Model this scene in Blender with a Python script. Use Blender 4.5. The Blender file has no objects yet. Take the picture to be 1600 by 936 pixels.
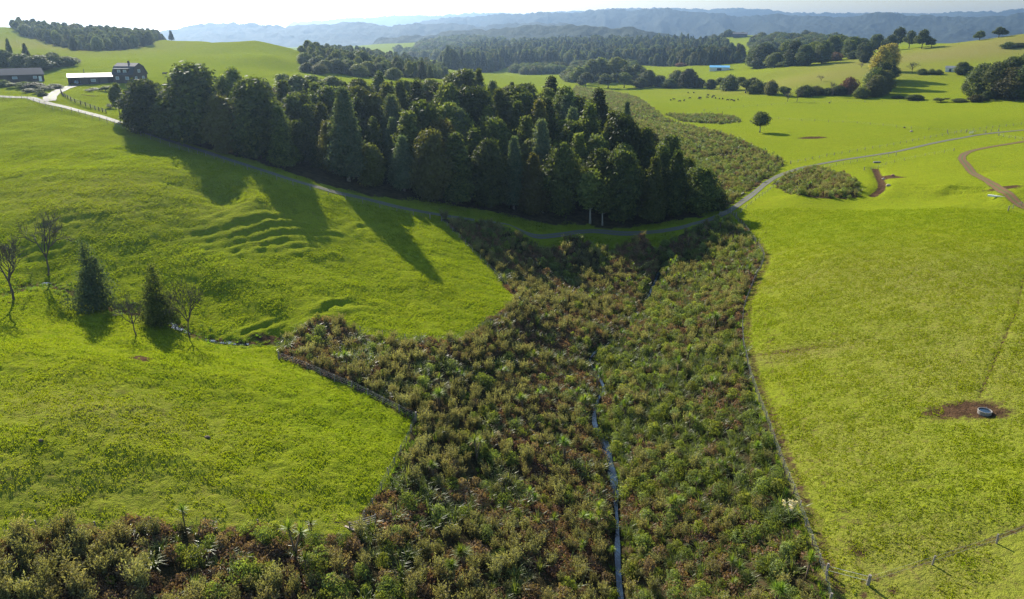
import bpy, math, random
import numpy as np
from mathutils import Vector, Matrix

# ------------------------------------------------------------------ camera, world, sun, exposure
S = 1.25                                   # metres per layout unit
F_PX, W_PX, H_PX = 1142.0, 1600.0, 936.0   # focal length in photo pixels
PITCH = math.radians(19.9)
CAM_H = 46.0 * S
SUN_EL, SUN_AZ = math.radians(29.0), math.radians(-27.5)   # azimuth from +Y, positive to the right
sc = bpy.context.scene
C = sc.collection
cam_d = bpy.data.cameras.new('camera')
cam_d.sensor_width = 36.0
cam_d.lens = 36.0 * F_PX / W_PX
cam_d.clip_start = 1.0
cam_d.clip_end = 60000.0
cam = bpy.data.objects.new('camera', cam_d)
C.objects.link(cam)
cam.location = (0, 0, CAM_H)
cam.rotation_euler = (math.pi / 2 - PITCH, 0, 0)
sc.camera = cam

world = bpy.data.worlds.new('World')
sc.world = world
world.use_nodes = True
wn = world.node_tree.nodes
wl = world.node_tree.links
sky = wn.new('ShaderNodeTexSky')
sky.sky_type = 'NISHITA'
sky.sun_disc = False
sky.sun_elevation = SUN_EL
sky.sun_rotation = SUN_AZ
sky.altitude = 100
sky.air_density = 1.5
sky.dust_density = 1.0
sky.ozone_density = 5.0
wl.new(sky.outputs[0], wn['Background'].inputs[0])
wn['Background'].inputs[1].default_value = 0.085

sun_d = bpy.data.lights.new('sun', 'SUN')
sun_d.energy = 5.0
sun_d.angle = math.radians(0.53)
sun_d.color = (1.0, 0.93, 0.80)
sun = bpy.data.objects.new('sun', sun_d)
C.objects.link(sun)
sv = Vector((math.sin(SUN_AZ) * math.cos(SUN_EL), math.cos(SUN_AZ) * math.cos(SUN_EL), math.sin(SUN_EL)))
sun.rotation_euler = sv.to_track_quat('Z', 'Y').to_euler()
sun.location = sv * 400

sc.view_settings.view_transform = 'Standard'
sc.view_settings.look = 'None'
sc.view_settings.gamma = 1.0
sc.view_settings.use_curve_mapping = False
sc.view_settings.exposure = 1.1
sc.render.engine = 'CYCLES'
cy = sc.cycles
cy.use_denoising = True
cy.denoiser = 'OPENIMAGEDENOISE'
cy.denoising_input_passes = 'RGB_ALBEDO_NORMAL'
cy.denoising_prefilter = 'NONE'
cy.max_bounces = 6
cy.diffuse_bounces = 2
cy.glossy_bounces = 2
cy.transmission_bounces = 3
cy.volume_bounces = 0
cy.transparent_max_bounces = 4
cy.sample_clamp_indirect = 4.0
cy.caustics_reflective = False
cy.caustics_refractive = False

rng = np.random.default_rng(7)
random.seed(7)

# ------------------------------------------------------------------ noise and rays
def vnoise(x, y, seed=0):
    xi = np.floor(x).astype(np.int64); yi = np.floor(y).astype(np.int64)
    fx = x - xi; fy = y - yi
    fx = fx * fx * (3 - 2 * fx); fy = fy * fy * (3 - 2 * fy)
    def h(a, b):
        n = (a * 374761393 + b * 668265263 + seed * 974711) & 0x7fffffff
        n = ((n ^ (n >> 13)) * 1274126177) & 0x7fffffff
        return ((n ^ (n >> 16)) & 0xffff) / 65535.0 * 2 - 1
    return (h(xi, yi) * (1 - fx) + h(xi + 1, yi) * fx) * (1 - fy) + (h(xi, yi + 1) * (1 - fx) + h(xi + 1, yi + 1) * fx) * fy

def ray(px, py):
    x = (px - 800) / F_PX; y = (468 - py) / F_PX
    return np.array([x, math.cos(PITCH) + y * math.sin(PITCH), -math.sin(PITCH) + y * math.cos(PITCH)])

def smooth(a, b, x):
    t = np.clip((x - a) / (b - a), 0, 1)
    return t * t * (3 - 2 * t)

# ------------------------------------------------------------------ terrain height: measured points, smoothly joined
# (px, py, z) or (px, py, None, d) in layout units
CTRL = [
 # valley floor with the stream
 (970,936,-5.0),(965,800,-4.9),(955,700,-4.8),(930,650,-4.7),(930,570,-4.6),(1000,470,-4.6),(1035,420,-4.2),(800,900,-3.0),(650,930,-1.0),
 (760,760,-2.6),(720,650,-1.2),(850,560,-3.2),(1100,700,-2.2),(1150,860,-1.6),(1230,930,-.2),(1080,540,-2.2),(1120,430,-.8),(900,430,-4.4),(850,395,-2.2),(900,385,-2.0),(980,400,-3.6),(940,470,-4.2),(850,465,-2.6),(600,900,.5),(400,930,2.4),(150,930,4.2),(0,936,5.6),
 # near left mound
 (0,850,6.4),(150,830,5.2),(300,830,4.0),(450,830,2.4),(560,828,1.4),(600,760,1.3),(650,655,1.5),(560,610,2.2),(435,560,3.2),
 (0,750,8.2),(150,740,7.1),(300,740,5.4),(450,740,3.4),(0,640,9.8),(150,640,8.8),(300,640,6.6),(450,650,4.0),(550,700,2.5),
 (0,560,10.6),(120,560,9.6),(230,565,7.6),(350,570,5.4),
 # wet gully on the left
 (0,480,9.6),(60,440,9.3),(140,478,7.6),(210,490,6.4),(260,505,5.5),(330,528,4.2),(400,533,3.5),(445,530,2.8),
 # middle left field up to the drive
 (0,400,12.0),(0,300,18),(0,220,23),(0,165,27.5),(100,400,11.5),(200,440,8.6),(120,300,18.6),(120,210,23.8),(240,360,13.8),(250,260,20.2),(343,273,19.1),(400,305,16.6),(465,308,15.0),(460,335,12.4),(500,322,13.2),(500,352,11.2),(560,332,10.0),
 (350,320,14.4),(350,420,9.2),(330,480,5.8),(410,358,12.0),(480,430,7.4),(480,500,4.8),(560,380,8.2),(600,460,3.9),(600,525,2.6),(700,530,1.7),
 (680,420,4.6),(760,440,2.2),(810,473,1.3),(700,480,2.6),
 # the drive
 (90,155,29),(45,152,29.3),(200,195,24.6),(300,230,20.5),(400,262,17.8),(450,277,16.6),(500,292,14.8),(600,317,10.0),(700,338,6.2),(800,352,4.6),(900,362,3.8),
 (1000,363,3.4),(1085,350,3.2),(1140,330,3.4),(1200,285,3.6),(1250,262,4.4),(1400,236,5.4),(1500,215,6.6),(1600,200,8.0),
 # right field: hill with a near crest
 (1190,400,3.2),(1165,480,2.6),(1165,560,2.0),(1200,660,1.5),(1240,770,1.3),(1290,900,1.4),(1160,345,3.2),
 (1250,309,4.6),(1330,317,5.6),(1420,309,7.2),(1480,307,8.0),(1550,316,8.8),(1600,325,9.4),(1300,400,6.2),(1450,400,8.2),(1600,400,9.6),
 (1300,500,4.4),(1200,548,2.0),(1260,552,2.7),(1450,500,6.6),(1600,500,8.6),(1350,620,3.6),(1538,641,5.6),(1450,760,3.6),(1600,760,5.4),(1360,880,1.6),
 (1464,880,2.4),(1560,848,3.4),(1600,930,3.0),(1450,930,1.8),
 # gully behind the crest
 (1250,300,None,205),(1330,290,None,217),(1400,285,None,222),(1480,290,None,214),(1560,300,None,205),(1600,290,None,214),
 (1330,305,None,197,-3),(1420,300,None,197,-3.5),(1500,298,None,193,-3.5),(1570,310,None,190,-3),
 (1280,266,4.6),(1380,262,5.0),(1500,250,7.4),(1600,240,8.4),(1540,270,7.2),
 # under the forest
 (230,180,None,225),(330,190,None,232),(450,215,None,215),(560,250,None,205),(680,290,None,195),(800,325,None,187),(930,338,None,186),(1040,335,None,190),
 (260,140,None,275),(400,150,None,275),(560,155,None,275),(700,165,None,270),(830,180,None,270),(940,225,None,255),(1040,265,None,238),
 # scrub right of the forest, valley behind it
 (1150,290,2.6),(1100,250,3.0),(1040,195,3.2),(980,150,3.6),(1190,240,3.6),(1140,190,4.2),(900,138,4.0),
 # right middle fields
 (1080,150,5.0),(1200,170,6.2),(1300,158,8.0),(1450,158,10.0),(1600,158,12.5),(1280,220,5.2),(1450,195,8.4),(1600,180,11.2),(1250,195,5.8),
 (1060,180,3.6),(1150,210,4.2),(1180,135,5.0),(1010,135,4.2),
 # left hills, house bench
 (125,128,30.6),(205,127,31.0),(30,126,31.4),(150,140,29.4),(150,165,27.2),(80,118,None,330),(200,100,None,360),(280,112,None,330),(100,90,None,430),
 (0,100,None,370),(0,40,None,640),(30,42,None,640),(15,75,None,460),(100,58,None,600),(200,60,None,600),(280,62,None,640),(140,78,None,500),(250,78,None,480),
 (320,64,None,560),(400,63,None,480),(450,76,None,470),(490,96,None,440),(420,85,None,400),(340,85,None,430),(340,105,None,360),(450,112,None,370),
 (560,120,None,390),(640,124,None,390),(700,130,None,400),(760,132,None,430),
 (400,63,None,620,-16),(300,62,None,800,-16),(100,50,None,900,-20),(0,44,None,900,-20),(480,78,None,700,-12),(180,52,None,760,-6),
 (560,112,None,520),(650,118,None,560),(740,122,None,620),(600,88,None,760),(500,80,None,760),
 # valley plain and far right hills
 (850,132,4.0),(820,118,4.4),(850,108,None,1000),(700,112,None,900),(1000,118,None,800),(1090,112,None,860),(1180,108,None,830),
 (650,82,None,1500),(600,72,None,1800),(720,62,None,2000),(800,92,None,1200),(1000,92,None,1250),(1100,90,None,1250),
 (950,76,None,1500),(1100,78,None,1500),(800,76,None,1600),
 (1250,130,None,600),(1300,115,None,650),(1330,100,None,720),(1240,104,None,760),(1200,118,None,700),(1390,98,None,700),(1400,145,None,545),
 (1500,140,None,545),(1480,118,None,610),(1590,140,None,540),(1420,112,None,640),(1410,85,None,760),(1500,72,None,790),(1600,54,None,830),(1550,95,None,700),(1600,100,None,680),
 (1450,70,None,1000),(1600,60,None,1050,-10),(1200,58,None,1500),(1150,54,None,1600),(1250,62,None,1500),(1340,80,None,1000),
]
def _solve(c):
    d = ray(c[0], c[1])
    if len(c) == 3:
        z = c[2] * S
        t = (z - CAM_H) / d[2]
        x, y = d[0] * t, d[1] * t
    else:
        t = c[3] * S / math.hypot(d[0], d[1])
        x, y, z = d[0] * t, d[1] * t, CAM_H + d[2] * t
        if len(c) > 4: z += c[4] * S
    return x, y, z
_P = [_solve(c) for c in CTRL]
for a in range(-180, 180, 12):                      # the land out of view, level with what is in view
    ar = math.radians(a)
    for r_, z_ in ((22, 2.0), (60, 4.0), (170, 8.0), (420, 14.0), (1100, 22.0)):
        if abs(a) > 42 or r_ < 30:
            _P.append((math.sin(ar) * r_ * S, math.cos(ar) * r_ * S, z_ * S))
for a in range(-180, 180, 10):
    ar = math.radians(a)
    for r_ in (3200, 6500, 12500):
        _P.append((math.sin(ar) * r_, math.cos(ar) * r_, 6.0))
_P = np.array(_P)
def _uv(x, y):
    r = np.sqrt(x * x + y * y) + 1e-6
    return np.sin(np.arctan2(x, y)) * 1.6, np.cos(np.arctan2(x, y)) * 1.6, np.log(r) * 1.25
_U = np.stack(_uv(_P[:, 0], _P[:, 1]), 1)
def _kern(A, B):
    d2 = ((A[:, None, :] - B[None, :, :]) ** 2).sum(2)
    return np.sqrt(d2)                              # biharmonic in three coordinates
_K = _kern(_U, _U); _n = len(_U)
_A = np.zeros((_n + 1, _n + 1)); _A[:_n, :_n] = _K - np.eye(_n) * 0.004; _A[:_n, _n] = 1; _A[_n, :_n] = 1
_w = np.linalg.solve(_A, np.concatenate([_P[:, 2], [0]]))

def base_z(x, y):
    x = np.atleast_1d(np.asarray(x, float)); y = np.atleast_1d(np.asarray(y, float))
    out = np.empty(x.size)
    for i in range(0, x.size, 40000):
        U = np.stack(_uv(x[i:i + 40000], y[i:i + 40000]), 1).astype(np.float32)
        B = _U.astype(np.float32)
        d2 = (U ** 2).sum(1)[:, None] + (B ** 2).sum(1)[None] - 2 * U @ B.T
        out[i:i + 40000] = np.sqrt(np.maximum(d2, 0)) @ _w[:_n].astype(np.float32) + _w[_n]
    return out

def hit(px, py, zf):
    d = ray(px, py)
    ts = np.exp(np.linspace(math.log(25), math.log(16000), 700)) / math.hypot(d[0], d[1])
    g = CAM_H + d[2] * ts - zf(d[0] * ts, d[1] * ts)
    k = np.argmax(g < 0)
    if not (g < 0).any(): k = len(ts) - 1
    a, b = ts[max(k - 1, 0)], ts[k]
    for _ in range(3):
        tt = np.linspace(a, b, 12)
        g = CAM_H + d[2] * tt - zf(d[0] * tt, d[1] * tt)
        j = int(np.argmax(g < 0)) if (g < 0).any() else 11
        a, b = tt[max(j - 1, 0)], tt[j]
    t = (a + b) / 2
    return d[0] * t, d[1] * t

def line_px(pts, zf=None, step=2.0):
    """a polyline drawn on the photo, laid on the land and resampled every `step` metres"""
    P = np.array([hit(p[0], p[1], zf or base_z) for p in pts])
    return resample(P, step)
def resample(P, step, curve=True):
    P = np.asarray(P, float)
    if curve and len(P) > 2:                        # Catmull-Rom
        Q = []
        E = np.vstack([2 * P[0] - P[1], P, 2 * P[-1] - P[-2]])
        for i in range(1, len(E) - 2):
            for t in np.linspace(0, 1, 14, endpoint=False):
                a, b, c, d = E[i - 1], E[i], E[i + 1], E[i + 2]
                Q.append(.5 * (2 * b + (c - a) * t + (2 * a - 5 * b + 4 * c - d) * t * t + (3 * b - 3 * c + d - a) * t ** 3))
        Q.append(P[-1]); P = np.array(Q)
    L = np.concatenate([[0], np.cumsum(np.linalg.norm(np.diff(P, axis=0), axis=1))])
    n = max(2, int(round(L[-1] / step)) + 1)
    s = np.linspace(0, L[-1], n)
    return np.stack([np.interp(s, L, P[:, 0]), np.interp(s, L, P[:, 1])], 1)
def dist_line(x, y, L):
    out = np.full(x.shape, 1e9)
    x0, x1 = L[:, 0].min() - 30, L[:, 0].max() + 30; y0, y1 = L[:, 1].min() - 30, L[:, 1].max() + 30
    m = (x > x0) & (x < x1) & (y > y0) & (y < y1)
    X, Y = x[m], y[m]; o = np.full(X.shape, 1e9)
    for i in range(len(L) - 1):
        a, b = L[i], L[i + 1]; ab = b - a
        t = np.clip(((X - a[0]) * ab[0] + (Y - a[1]) * ab[1]) / (ab @ ab + 1e-9), 0, 1)
        o = np.minimum(o, np.hypot(X - a[0] - t * ab[0], Y - a[1] - t * ab[1]))
    out[m] = o
    return out
def in_poly(x, y, P):
    c = np.zeros(x.shape, bool); n = len(P); j = n - 1
    for i in range(n):
        xi, yi = P[i]; xj, yj = P[j]
        c ^= ((yi > y) != (yj > y)) & (x < (xj - xi) * (y - yi) / (yj - yi + 1e-12) + xi)
        j = i
    return c
def poly_px(pts): return np.array([hit(p[0], p[1], base_z) for p in pts])

STREAM = line_px([(975,960),(966,880),(964,800),(957,735),(946,690),(929,655),(934,620),(944,602),(930,575),(922,555),(945,535),(975,515),(1000,480),(1022,440),(1035,410)], step=1.5)
GULLY = line_px([(10,462),(60,440),(105,455),(150,476),(200,488),(235,492),(268,502),(300,520),(350,531),(400,534),(440,531)], step=2)
DRIVE = line_px([(-60,146),(30,152),(70,160),(105,168),(150,180),(200,196),(250,215),(300,231),(350,247),(400,263),(450,279),(500,293),(560,308),(620,323),(700,338),(800,353),(900,363),(980,365),(1040,360),(1090,348),(1140,329),(1170,308),(1200,284),(1240,266),(1310,251),(1400,237),(1500,216),(1560,207),(1660,193)], step=2.2)
DRIVE_UP = line_px([(78,158),(80,149),(95,141),(115,134),(135,131),(160,130)], step=2)
TRACK = line_px([(1680,205),(1600,221),(1545,230),(1512,238),(1503,248),(1515,264),(1545,284),(1580,308),(1620,330)], step=2)
SPUR = line_px([(1368,262),(1374,275),(1378,290),(1365,303)], step=1.5)
TRENCH = line_px([(1605,400),(1592,470),(1575,515),(1550,572),(1530,620)], step=1.0)

SCRUB = [poly_px(p) for p in (
 [(-120,960),(-60,890),(10,853),(60,833),(200,828),(380,828),(552,834),(600,760),(648,660),(560,612),(437,560),(446,532),(475,508),(520,500),(570,522),(640,535),(715,533),(760,508),(812,472),(770,420),(690,343),(800,358),(900,369),(1000,370),(1090,356),(1130,342),(1168,365),(1190,400),(1160,480),(1163,560),(1197,660),(1237,770),(1286,905),(1300,980)],
 [(900,136),(985,150),(1040,186),(1110,205),(1170,225),(1225,252),(1215,268),(1170,298),(1130,330),(1105,300),(1060,262),(1000,225),(950,170),(890,145)],
 [(1207,287),(1240,270),(1275,263),(1318,272),(1342,290),(1345,308),(1250,306)],
 [(1040,178),(1100,179),(1150,183),(1158,190),(1125,194),(1060,188)],
)]
SLIPS = [  # px, py, half-width m, half-depth m, period m, amp
 (415,358,19,12,3.3,1.0),(560,352,8,5,3.2,.8),(515,482,9,5,4.0,1.3),(20,235,10,5,3.6,1.0),(560,368,9,4,2.4,.35),(90,350,9,5,3.2,.8),(45,395,10,4,3.0,.9),
 (660,445,5,3,2.4,.4),(390,518,9,3,2.6,.9),(1500,294,18,6,4.4,1.6),(330,395,12,5,3.0,.6),(200,330,14,6,3.2,.5),(480,395,10,4,3.2,.6)]
_slip = []
for (px, py, hw, hd, per, am) in SLIPS:
    x, y = hit(px, py, base_z)
    e = 3.0
    z = base_z([x + e, x - e, x, x], [y, y, y + e, y - e])
    g = np.array([z[0] - z[1], z[2] - z[3]]); g /= np.linalg.norm(g) + 1e-9
    g = g * .6 + np.array([-x, -y]) / math.hypot(x, y) * -.4; g /= np.linalg.norm(g)
    _slip.append((x, y, -g, hw, hd, per, am))
HOLES = []  # dark hollows
def height(x, y):
    x = np.atleast_1d(np.asarray(x, float)); y = np.atleast_1d(np.asarray(y, float))
    z = base_z(x, y)
    r = np.hypot(x, y)
    near = np.clip(1 - (r - 300) / 900, 0, 1)
    left = smooth(15, -25, x + (y - 130) * .12) * near
    z += (vnoise(x / 19, y / 13, 1) * .62 + vnoise(x / 8.5, y / 6, 2) * .26) * (.22 + .78 * left) * near
    z += (vnoise(x / 3.4, y / 2.2, 3) * .14 + vnoise(x / 1.5, y / 1.0, 4) * .12 + vnoise(x / .8, y / .6, 6) * .085) * (.30 + .70 * left) * near
    z += vnoise(x / 140, y / 140, 8) * 3.0 * np.clip((r - 450) / 600, 0, 1)
    for (cx, cy, dn, hw, hd, per, am) in _slip:
        u = (x - cx) * -dn[1] + (y - cy) * dn[0]; v = (x - cx) * dn[0] + (y - cy) * dn[1]
        win = np.exp(-(u / hw) ** 2 * 1.6 - (v / hd) ** 2 * 1.6)
        m = win > .02
        if not m.any(): continue
        ph = (v[m] + (vnoise(u[m] / 6, v[m] / 8, 11) * 1.9 + vnoise(u[m] / 1.8, v[m] / 3, 13) * .45) + u[m] * .10) / per
        fr = ph - np.floor(ph)
        saw = np.where(fr < .68, fr / .68, (1 - fr) / .32) - .5
        gate = .45 + .55 * smooth(-.35, .25, vnoise(u[m] / 5, np.floor(ph) * 3.7, 12))
        z[m] += saw * am * win[m] * gate * (1 + .35 * vnoise(x[m] / .7, y[m] / .7, 14)) + .12 * win[m] * vnoise(x[m] / .9, y[m] / .7, 15)
    ds = dist_line(x, y, STREAM)
    z -= 1.1 * np.exp(-(ds / 1.7) ** 2)
    dg = dist_line(x, y, GULLY)
    z -= .55 * np.exp(-(dg / 2.2) ** 2) + .25 * np.exp(-(dg / 3.5) ** 2) * vnoise(x / .9, y / .9, 5)
    for L, w in ((DRIVE, 2.2), (DRIVE_UP, 2.4), (TRACK, 1.6)):
        d = dist_line(x, y, L)
        k = smooth(w + 2.2, w, d)
        m = k > 0
        if m.any(): z[m] = z[m] * (1 - k[m]) + base_z(x[m], y[m]) * k[m] - .05 * k[m]
    z -= .2 * np.exp(-(dist_line(x, y, TRENCH) / .3) ** 2)
    d = dist_line(x, y, SPUR); z -= .9 * np.exp(-(d / 2.2) ** 2)
    return z
def at(px, py):
    x, y = hit(px, py, base_z)
    return np.array([x, y, height(x, y)[0]])
def project(x, y, z):
    d = np.array([x, y, z - CAM_H]); c, s = math.cos(PITCH), math.sin(PITCH)
    dep = d[1] * c - d[2] * s; up = d[1] * s + d[2] * c
    return 800 + F_PX * d[0] / dep, 468 - F_PX * up / dep, dep

# ------------------------------------------------------------------ materials
def ramp(nt, fac, stops):
    n = nt.nodes.new('ShaderNodeValToRGB'); e = n.color_ramp.elements
    e[0].position, e[0].color = stops[0][0], (*stops[0][1], 1)
    e[1].position, e[1].color = stops[-1][0], (*stops[-1][1], 1)
    for p, c in stops[1:-1]:
        k = e.new(p); k.color = (*c, 1)
    nt.links.new(fac, n.inputs[0])
    return n.outputs[0]
def mixc(nt, fac, a, b, mode='MIX'):
    n = nt.nodes.new('ShaderNodeMix'); n.data_type = 'RGBA'; n.blend_type = mode
    for v, i in ((fac, 0), (a, 6), (b, 7)):
        if hasattr(v, 'is_linked'): nt.links.new(v, n.inputs[i])
        elif i == 0: n.inputs[0].default_value = v
        else: n.inputs[i].default_value = (*v, 1)
    return n.outputs[2]
def mth(nt, op, a, b=None, c=None, clamp=False):
    n = nt.nodes.new('ShaderNodeMath'); n.operation = op; n.use_clamp = clamp
    for i, v in enumerate((a, b, c)):
        if v is None: continue
        if hasattr(v, 'is_linked'): nt.links.new(v, n.inputs[i])
        else: n.inputs[i].default_value = v
    return n.outputs[0]
def noise(nt, scale, detail=3, rough=.55, vec=None, dist=0):
    n = nt.nodes.new('ShaderNodeTexNoise')
    n.inputs['Scale'].default_value = scale; n.inputs['Detail'].default_value = detail
    n.inputs['Roughness'].default_value = rough; n.inputs['Distortion'].default_value = dist
    if vec is not None: nt.links.new(vec, n.inputs['Vector'])
    return n.outputs[0]
def new_mat(name):
    m = bpy.data.materials.new(name); m.use_nodes = True
    return m, m.node_tree, m.node_tree.nodes['Principled BSDF']
def plain(name, col, rough=.7, var=.25, scale=3.0, metal=0.0):
    m, nt, b = new_mat(name)
    g = nt.nodes.new('ShaderNodeTexCoord').outputs['Object']
    n = noise(nt, scale, 4, .6, g)
    c = mixc(nt, n, tuple(v * (1 - var) for v in col), tuple(min(1, v * (1 + var)) for v in col))
    nt.links.new(c, b.inputs['Base Color'])
    b.inputs['Roughness'].default_value = rough; b.inputs['Metallic'].default_value = metal
    return m
def leaf_mat(name, c1, c2, rough=.55, trans=.3, spec=.3, hue=.02, c3=None, vary=.6):
    m, nt, b = new_mat(name)
    at_ = nt.nodes.new('ShaderNodeAttribute'); at_.attribute_name = 'tint'
    oi = nt.nodes.new('ShaderNodeObjectInfo')
    c = mixc(nt, at_.outputs['Fac'], c1, c2)
    if c3: c = mixc(nt, mth(nt, 'MULTIPLY', mth(nt, 'POWER', oi.outputs['Random'], 3.0), .7), c, c3)
    hs = nt.nodes.new('ShaderNodeHueSaturation')
    r2 = mth(nt, 'FRACT', mth(nt, 'MULTIPLY', oi.outputs['Random'], 7.31))
    nt.links.new(mth(nt, 'MULTIPLY_ADD', oi.outputs['Random'], hue * 2, .5 - hue), hs.inputs['Hue'])
    nt.links.new(mth(nt, 'MULTIPLY_ADD', r2, vary, 1.05 - vary / 2), hs.inputs['Value'])
    nt.links.new(c, hs.inputs['Color'])
    nt.links.new(hs.outputs[0], b.inputs['Base Color'])
    b.inputs['Roughness'].default_value = rough; b.inputs['Specular IOR Level'].default_value = spec
    tr = nt.nodes.new('ShaderNodeBsdfTranslucent')
    nt.links.new(mixc(nt, 1.0, hs.outputs[0], (1.5, 1.5, .6), 'MULTIPLY'), tr.inputs[0])
    mx = nt.nodes.new('ShaderNodeMixShader'); mx.inputs[0].default_value = trans
    nt.links.new(b.outputs[0], mx.inputs[1]); nt.links.new(tr.outputs[0], mx.inputs[2])
    nt.links.new(mx.outputs[0], nt.nodes['Material Output'].inputs[0])
    return m

def ground_material():
    m, nt, b = new_mat('pasture')
    pos = nt.nodes.new('ShaderNodeNewGeometry').outputs['Position']
    mk = nt.nodes.new('ShaderNodeAttribute'); mk.attribute_name = 'zone'
    sep = nt.nodes.new('ShaderNodeSeparateColor'); nt.links.new(mk.outputs['Color'], sep.inputs[0])
    scrub, mud, dry = sep.outputs
    n1 = noise(nt, .045, 4, .6, pos); n2 = noise(nt, .42, 4, .65, pos); n3 = noise(nt, 2.6, 4, .7, pos); n4 = noise(nt, .011, 2, .5, pos)
    g = mixc(nt, n1, GRASS_A, GRASS_B)
    g = mixc(nt, mth(nt, 'MULTIPLY', ramp(nt, n2, [(.40, (0, 0, 0)), (.68, (1, 1, 1))]), .42), g, GRASS_C)
    g = mixc(nt, mth(nt, 'MULTIPLY', ramp(nt, n3, [(.50, (0, 0, 0)), (.68, (1, 1, 1))]), .65), g, GRASS_D)
    # dead grass and bare earth flecks, more of them on the dry slopes
    n5 = noise(nt, 1.1, 5, .75, pos, .6)
    fl = mth(nt, 'MULTIPLY', ramp(nt, n5, [(.50, (0, 0, 0)), (.66, (1, 1, 1))]), mth(nt, 'MULTIPLY_ADD', dry, .85, .32), clamp=True)
    g = mixc(nt, fl, g, (.105, .072, .030))
    g = mixc(nt, mth(nt, 'MULTIPLY', dry, .85), g, (.215, .185, .060))
    n6 = noise(nt, .9, 5, .7, pos)
    earth = ramp(nt, n6, [(.25, (.030, .020, .013)), (.5, (.075, .045, .026)), (.75, (.15, .085, .045))])
    mm = ramp(nt, mth(nt, 'ADD', mud, mth(nt, 'MULTIPLY', mth(nt, 'SUBTRACT', n5, .5), .9)), [(.35, (0, 0, 0)), (.6, (1, 1, 1))])
    g = mixc(nt, mm, g, earth)
    lit = ramp(nt, noise(nt, .6, 5, .7, pos), [(.3, (.022, .020, .010)), (.5, (.055, .045, .022)), (.62, (.080, .058, .030)), (.72, (.060, .080, .020))])
    g = mixc(nt, scrub, g, lit)
    nt.links.new(g, b.inputs['Base Color'])
    b.inputs['Roughness'].default_value = .95; b.inputs['Specular IOR Level'].default_value = .0
    hgt = mth(nt, 'ADD', mth(nt, 'MULTIPLY', noise(nt, 1.35, 5, .68, pos, .4), .34), mth(nt, 'MULTIPLY', noise(nt, 5.5, 3, .6, pos), .10))
    bp = nt.nodes.new('ShaderNodeBump'); bp.inputs['Strength'].default_value = 1.0; bp.inputs['Distance'].default_value = 1.3
    nt.links.new(hgt, bp.inputs['Height']); nt.links.new(bp.outputs[0], b.inputs['Normal'])
    return m
GRASS_A, GRASS_B, GRASS_C, GRASS_D = (.172, .228, .010), (.238, .256, .014), (.130, .190, .009), (.080, .112, .010)
MUDS = [(1503,640,7.0,2.9,.85),(1545,646,4.4,2.0,.8),(1338,861,2.0,1.5,.62),(1395,922,1.6,1,.55),(1350,930,1.6,.8,.5),(222,565,2.0,1.3,1),
 (1385,275,4,7,1),(1398,277,5,3,.9),(440,533,7,2.2,.9),(250,505,4,2.2,.7),(60,446,8,2.4,.55),(1570,293,6,3,.9),(20,475,4,1,.5),
 (545,815,3,2,.5),(1235,548,13,1.6,.55),(1270,215,9,5,.9),(1215,208,12,2.5,.7),(1425,202,4,1.5,.8),(330,527,8,1.6,.35),(140,150,6,3,.5)]
DRYS = [(1450,440,26,26,.55),(1500,560,24,26,.5),(1420,880,16,10,.55),(1280,430,16,8,.5),(1260,552,15,4,.7),(1300,700,18,14,.45),(160,640,14,7,.5),(250,780,22,8,.35),
 (60,760,14,6,.4),(1480,84,130,60,.95),(1300,118,90,60,.75),(1250,130,80,40,.6),(30,70,90,60,.6),(160,300,30,14,.35),(400,240,20,10,.25),(1560,70,120,60,.9)]
def blot(x, y, L, s):
    out = np.zeros(x.shape)
    for (px, py, a, b, k) in L:
        cx, cy = hit(px, py, base_z); out = np.maximum(out, k * np.exp(-((x - cx) / (a * s)) ** 2 - ((y - cy) / (b * s)) ** 2))
    return out
def mud_at(x, y):
    m = np.maximum(blot(x, y, MUDS, 1), .56 * np.exp(-(dist_line(x, y, TRENCH) / .45) ** 2))
    m = np.maximum(m, .9 * np.exp(-(dist_line(x, y, SPUR) / 1.6) ** 2)); m = np.maximum(m, .62 * np.exp(-(dist_line(x, y, GULLY) / 1.6) ** 2)); m = np.maximum(m, .55 * np.exp(-(dist_line(x, y, TRACK) / 2.6) ** 2))
    for L, w, k in FENCE_WEAR: m = np.maximum(m, k * np.exp(-(dist_line(x, y, L) / w) ** 2))
    return m

# ------------------------------------------------------------------ object helpers
def tag(o, label=None, cat=None, group=None, kind=None):
    if label: o['label'] = label
    if cat: o['category'] = cat
    if group: o['group'] = group
    if kind: o['kind'] = kind
    return o
def link(name, data, parent=None, loc=(0, 0, 0), rz=0.0, scale=None):
    o = bpy.data.objects.new(name, data); C.objects.link(o)
    o.location = loc; o.rotation_euler = (0, 0, rz)
    if scale is not None: o.scale = scale if hasattr(scale, '__len__') else (scale,) * 3
    if parent: o.parent = parent
    return o
def thing(name, label, cat, loc, rz=0.0, group=None, scale=None):
    return tag(link(name, None, None, loc, rz, scale), label, cat, group)
def mesh_polys(name, Q, tint=None, mat=None, smooth_=False):
    """Q (n,k,3): n separate faces of k corners"""
    n, k, _ = Q.shape
    me = bpy.data.meshes.new(name)
    me.vertices.add(n * k); me.vertices.foreach_set('co', Q.reshape(-1).astype(np.float32))
    me.loops.add(n * k); me.loops.foreach_set('vertex_index', np.arange(n * k, dtype=np.int32))
    me.polygons.add(n); me.polygons.foreach_set('loop_start', np.arange(n, dtype=np.int32) * k)
    me.update(calc_edges=True)
    if tint is not None:
        a = me.attributes.new('tint', 'FLOAT', 'FACE'); a.data.foreach_set('value', tint.astype(np.float32))
    if mat: me.materials.append(mat)
    return me
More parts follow.
